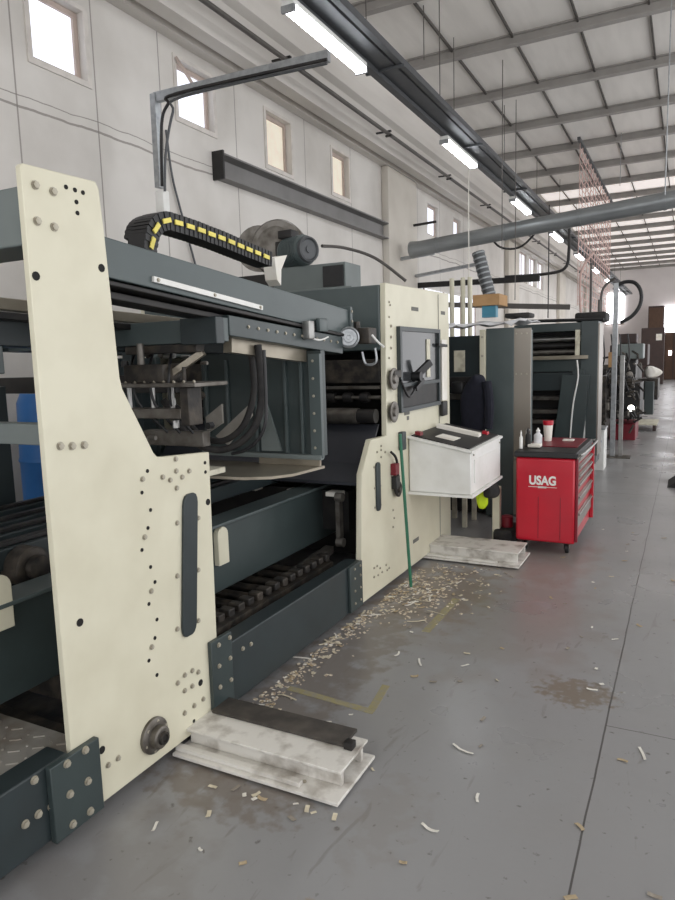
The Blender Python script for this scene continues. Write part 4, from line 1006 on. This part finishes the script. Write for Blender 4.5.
# ============================================================ FAR MACHINERY
random.seed(11)
fm = thing('folding_machine','cluttered dark folding machine with rollers and levers beyond the steel column','industrial machine',(-1.6,13.2,0))
MB().box(-2.4,-1.22,12.4,14.2,.1,1.2).build('machine_body','grease',fm,bev=.01)
MB().box(-1.22,-.72,13.0,14.0,.42,1.05).build('side_body','darkin',fm,bev=.01)
MB().box(-1.24,-.80,13.3,14.2,.0,.30).build('red_base','darkred',fm,bev=.01)
MB().box(-1.2,-.82,13.3,13.9,1.0,1.46).build('upper_body','darkin',fm,bev=.01)
MB().box(-1.1,-.82,13.3,13.7,1.741,1.92).build('top_box','brownm',fm,bev=.02)
for i in range(14): MB().box(*(lambda x,y,z,w,h:(x,x+w,y,y+.12,z,z+h))(random.uniform(-1.4,-.85),random.uniform(12.2,12.9),random.uniform(.3,1.4),random.uniform(.05,.18),random.uniform(.04,.16)),bev=.006).build('machine_block',random.choice(['grease','darkin','black','steeld']),fm)
hp = MB().box(-1.13,-.70,13.2,13.7,1.47,1.74).build('pale_hood','green3',fm,bev=.02)
for i in range(6): MB().cyl((-1.2,12.6+.22*i,1.1),(-.82,12.6+.22*i,1.1+.05*(i%2)),.05,n=12).build('roller','grease',fm)
for i in range(60):
    x = random.uniform(-1.40,-.72); y = random.uniform(12.2,13.2); z = random.uniform(.35,1.55)
    v = Vector((random.uniform(-.14,.14),random.uniform(-.1,.1),random.uniform(-.16,.16)))
    MB().cyl((x,y,z),Vector((x,y,z))+v,.018,n=8).build('lever',random.choice(['grease','darkin','steeld']),fm)
for i in range(10):
    x = random.uniform(-1.35,-.85); z = random.uniform(.5,1.45); y = random.uniform(12.3,12.9)
    MB().lathe([(0,.05),(.03,.06),(.05,.03),(.05,0)],(x,y,z),(random.uniform(-1,1),-1,random.uniform(-.3,.3)),n=14).build('knob',random.choice(['grease','steeld','darkin']),fm)
for i in range(4):
    x = -1.3+.13*i; MB().tube([(x,12.5,1.9),(x+.04,12.4,1.5),(x-.03,12.4,1.2),(x+.05,12.5,.9)],.012).build('drooping_cable','black',fm)
MB().box(-1.45,-1.36,12.1,12.2,.5,2.0).build('pale_upright','white',fm,bev=.004)
MB().tube([(-1.3,12.2,1.95),(-1.3,12.2,2.6),(-1.1,12.2,2.8)],.02).build('riser_pipe','pipe',fm)
MB().tube([(-1.5,12.4,2.0),(-1.5,12.4,3.1)],.02).build('riser_pipe','pipe',fm)
MB().tube([(-1.65,12.6,1.9),(-1.7,12.6,2.9),(-1.5,12.6,3.3)],.02).build('riser_pipe','net',fm)
MB().box(-1.18,-1.05,12.2,12.3,1.35,1.6).build('amber_box','kraft',fm,bev=.01)
lmp = MB().lathe([(0,.04),(.03,.06),(.05,.06)],(-.86,12.9,.62),(0.2,-1,0),n=18).build('work_lamp','galv',fm)
MB().lathe([(0.0,.055),(.012,.05),(.012,0)],Vector((-.86,12.9,.62))+Vector((.2,-1,0)).normalized()*.051,(0.2,-1,0),n=18).build('lamp_glass',mat('work_lamp_glow',(255,250,235),.4,emit=(255,250,235),estr=8),lmp)
# gear press beyond
gp = thing('trimming_press','dark trimming machine with white rag on its side, further down the aisle','industrial machine',(-.9,16.2,0))
MB().box(-2.0,-.95,15.6,17.6,.0,1.3).build('machine_body','darkin',gp,bev=.02)
MB().box(-.95,-.55,16.2,17.2,.55,1.0).build('side_table','grease',gp,bev=.01)
MB().box(-.80,-.62,15.9,16.4,.25,.95).build('side_plate','green',gp,bev=.01)
MB().box(-1.5,-.75,15.8,16.6,1.3,1.75).build('top_box','brownm',gp,bev=.02)
cloth('white_rag','paper','white rag bundled on the side table of the trimming machine','rag',[(-.72,1.01,.10),(-.70,1.06,.17),(-.66,1.15,.19),(-.72,1.24,.12),(-.74,1.28,.05)],16.5,.16,8)
# low platform pallet
lpm = thing('low_platform','low brown-grey platform on the floor in the aisle by the trimming machine','platform',(-.8,15.9,0))
MB().box(-1.05,-.50,14.9,15.85,.12,.16).build('platform_top','creamd',lpm,bev=.004)
for x in (-1.0,-.55): MB().box(x-.03,x+.03,14.92,15.8,.0,.119).build('platform_leg','brownm',lpm)
# tall brown locker
qa = onY(36,641,345); qb = onY(36,664,345)
lk = thing('brown_locker','wide dark brown locker cabinet standing before the end wall','locker',((qa.x+qb.x)/2,36.4,0))
MB().box(qa.x,qb.x,36.0,36.8,.02,2.7).build('locker_body','brownm',lk,bev=.01)
MB().box(qa.x+.05,qb.x-.05,35.97,35.999,.1,2.6).build('locker_door','brownm',lk)
MB().box(qb.x-.35,qb.x-.1,35.94,35.969,2.1,2.4).build('paper_label','paper',lk)
# tall far cabinets beside the door
c1 = thing('tall_wardrobe','tall brown wardrobe against the end wall left of the door','wardrobe',(-1.6,41.3,0))
MB().box(-1.98,-1.2,40.8,41.6,0,4.0).build('wardrobe_body','brownm',c1,bev=.02)
MB().box(-1.94,-1.24,40.77,40.799,.1,3.9).build('wardrobe_door','brown',c1)
# wall side clutter far
for i,(y,lab) in enumerate(((20.8,'near'),(30.0,'far'))):
    t = thing('wall_cupboard',lab+' pale cupboard standing by the left wall past the pillars','cupboard',(-4.5,y,0))
    MB().box(-4.95,-4.3,y,y+2,0,2.2).build('cupboard_body','creamd',t,bev=.01); MB().box(-4.29,-4.27,y+.05,y+1.95,.1,2.1).build('cupboard_door','cream',t)
# black thing at right edge
p = onZ(0,674,485)
tag(MB().prism([(p.x-.07,0),(p.x+.5,0),(p.x+.5,.16),(p.x+.16,.14),(p.x+.04,.09)],1,p.y-.2,p.y+.35).build('black_case','rubber'),'black object on the floor at the right edge of the view','case')
# blue drums left behind the frame
for i,(x,y,lab) in enumerate(((-4.27,3.62,'left'),(-4.3,4.5,'right'))):
    t = thing('blue_drum',lab+' blue plastic drum behind the delivery frame by the wall','drum',(x,y,0))
    MB().lathe([(0,.27),(.03,.29),(.4,.30),(.42,.31),(.45,.30),(.9,.30),(.92,.31),(.95,.30),(1.35,.29),(1.42,.26),(1.42,0)],(x,y,0),(0,0,1),n=32).build('drum_body','blue',t)
    MB().cyl((x+.12,y,1.42),(x+.12,y,1.45),.035,n=14).build('bung_cap','black',t)

# ============================================================ FLOOR MARKS AND SCRAPS
tape = mat('worn_yellow_tape',(150,142,104),.7,rgb2=(140,136,126),scale=30,amt=.9)
mk = MB(); mk.hexa([(-1.70,2.66,0.0),(-1.22,2.62,0.0),(-1.22,2.66,0.0),(-1.70,2.70,0.0),(-1.70,2.66,.0015),(-1.22,2.62,.0015),(-1.22,2.66,.0015),(-1.70,2.70,.0015)])
mk.hexa([(-1.26,2.665,0.0),(-1.22,2.665,0.0),(-1.25,2.90,0.0),(-1.29,2.90,0.0),(-1.26,2.665,.0015),(-1.22,2.665,.0015),(-1.25,2.90,.0015),(-1.29,2.90,.0015)])
tag(mk.build('floor_tape',tape,smooth=False),'worn yellow corner of floor tape on the grey floor','floor marking')
tag(MB().box(-1.34,-1.29,3.6,4.2,0,.0015).build('floor_tape',tape,smooth=False),'faded straight strip of yellow tape beyond the tape corner','floor marking')
random.seed(21)
sc_m = [mat('offcut_white',(226,222,212),.8),mat('offcut_cream',(206,196,172),.8),mat('offcut_tan',(178,160,130),.85),mat('offcut_grey',(150,142,130),.9)]
def scrap_mesh(L,w,bend,m):
    mb = MB(); bm = mb.bm; n = 5; rows=[]
    for i in range(n+1):
        t = i/n-.5; x = L*t; y = bend*L*(t*t*4-1)*.5; z = .002+abs(t)*random.uniform(0,.012)*min(1,L*15)
        rows.append((bm.verts.new((x,y-w/2,z)),bm.verts.new((x,y+w/2,z+.001)),bm.verts.new((x,y+w/2,z+.003)),bm.verts.new((x,y-w/2,z+.002))))
    for a,b in zip(rows,rows[1:]):
        for k in range(4): bm.faces.new((a[k],a[(k+1)%4],b[(k+1)%4],b[k]))
    bm.faces.new(rows[0]); bm.faces.new(rows[-1][::-1]); bmesh.ops.recalc_face_normals(bm,faces=bm.faces)
    me = bpy.data.meshes.new('paper_scrap'); bm.to_mesh(me); bm.free(); me.materials.append(m); return me
short = [scrap_mesh(random.uniform(.016,.04),random.uniform(.008,.018),random.uniform(-.3,.3),sc_m[i%4 if i%4 else 0]) for i in range(12)]
long_ = [scrap_mesh(random.uniform(.07,.14),random.uniform(.006,.012),random.uniform(-.3,.3),sc_m[i%2]) for i in range(8)]
def scrap(me,x,y,label,group):
    o = bpy.data.objects.new('paper_scrap',me); COL.objects.link(o); o.location = (x,y,.0005); o.rotation_euler = (0,0,random.uniform(0,2*PI))
    tag(o,label,'paper scrap',group)
for i in range(130):
    y = random.triangular(3.7,4.75,4.15); x = -1.76+abs(random.gauss(0,.22))
    scrap(random.choice(short if random.random()<.88 else long_),min(x,-1.0),y,'small paper offcut in the litter pile at the foot of the press','offcuts piled at the foot of the press')
for i in range(62):
    y = random.uniform(2.4,3.75); x = -1.785+abs(random.gauss(0,.06))
    scrap(random.choice(short if random.random()<.9 else long_),x,y,'small paper offcut lying along the dark green base beam','offcuts along the base beam')
for i in range(20):
    scrap(random.choice(short),random.uniform(-1.6,-1.0),random.choice([random.uniform(1.84,1.95),random.uniform(4.75,4.93)]),'small paper offcut beside a white foot beam','offcuts beside the foot beams')
pts = [(463,750,.10,0),(478,799,.05,0),(420,663,.08,0),(465,666,.05,0),(642,755,.09,.2),(430,829,.07,1),(592,690,.05,0),(615,640,.04,0),(323,724,.08,1),(397,655,.06,0),(155,828,.05,0),(300,659,.12,0)]
for (px,py,L,_) in pts:
    p = onZ(0,px,py); scrap(scrap_mesh(L,.010,random.uniform(-.2,.2),sc_m[0]),p.x,p.y,'long thin white offcut lying alone on the open floor','loose offcuts on the open floor')
for i in range(55):
    scrap(random.choice(short),random.uniform(-1.5,.1),random.uniform(1.3,6.5),'small pale crumb of paper on the open grey floor','paper crumbs on the open floor')

random.seed(33)
mb = MB()
for i in range(620):
    if i < 360: y = random.triangular(3.6,5.0,4.2); x = min(-.9,-1.77+abs(random.gauss(0,.26)))
    else: y = random.uniform(2.35,3.8); x = -1.788+abs(random.gauss(0,.07))
    a_ = random.uniform(0,PI); q = random.uniform(.004,.011); w_ = q*random.uniform(.4,1); c_,s_ = math.cos(a_),math.sin(a_)
    z = .0008+random.uniform(0,.003)
    mb.bm.faces.new([mb.bm.verts.new((x+u*q*c_-v*w_*s_, y+u*q*s_+v*w_*c_, z+u*.001)) for u,v in ((-1,-1),(1,-1),(1,1),(-1,1))])
fc = mb.build('paper_litter', mat('fine_litter',(220,210,190),.9,rgb2=(150,128,102),scale=60,amt=1.0), smooth=False)
md = fc.modifiers.new('t','SOLIDIFY'); md.thickness = .0015
tag(fc,'fine tan paper litter strewn along the foot of the press and base beam','litter'); fc['kind'] = 'stuff'
# ============================================================ LIGHT AND CAMERA
W = bpy.data.worlds.new('World'); bpy.context.scene.world = W; W.use_nodes = True
bg = W.node_tree.nodes['Background']; bg.inputs[0].default_value = (.98,.98,1.0,1); bg.inputs[1].default_value = 1.9
cam = bpy.data.cameras.new('Camera'); co = bpy.data.objects.new('Camera',cam); COL.objects.link(co)
cam.sensor_fit = 'VERTICAL'; cam.sensor_height = 24; cam.lens = FPX/900*24; cam.clip_end = 200; cam.clip_start = .05
co.matrix_world = Matrix.Translation((0,0,CAMH)) @ ROT.to_4x4()
s = bpy.context.scene; s.camera = co
s.view_settings.view_transform = 'Standard'; s.view_settings.look = 'None'; s.view_settings.gamma = 1; s.view_settings.exposure = 0.0; s.view_settings.use_curve_mapping = False
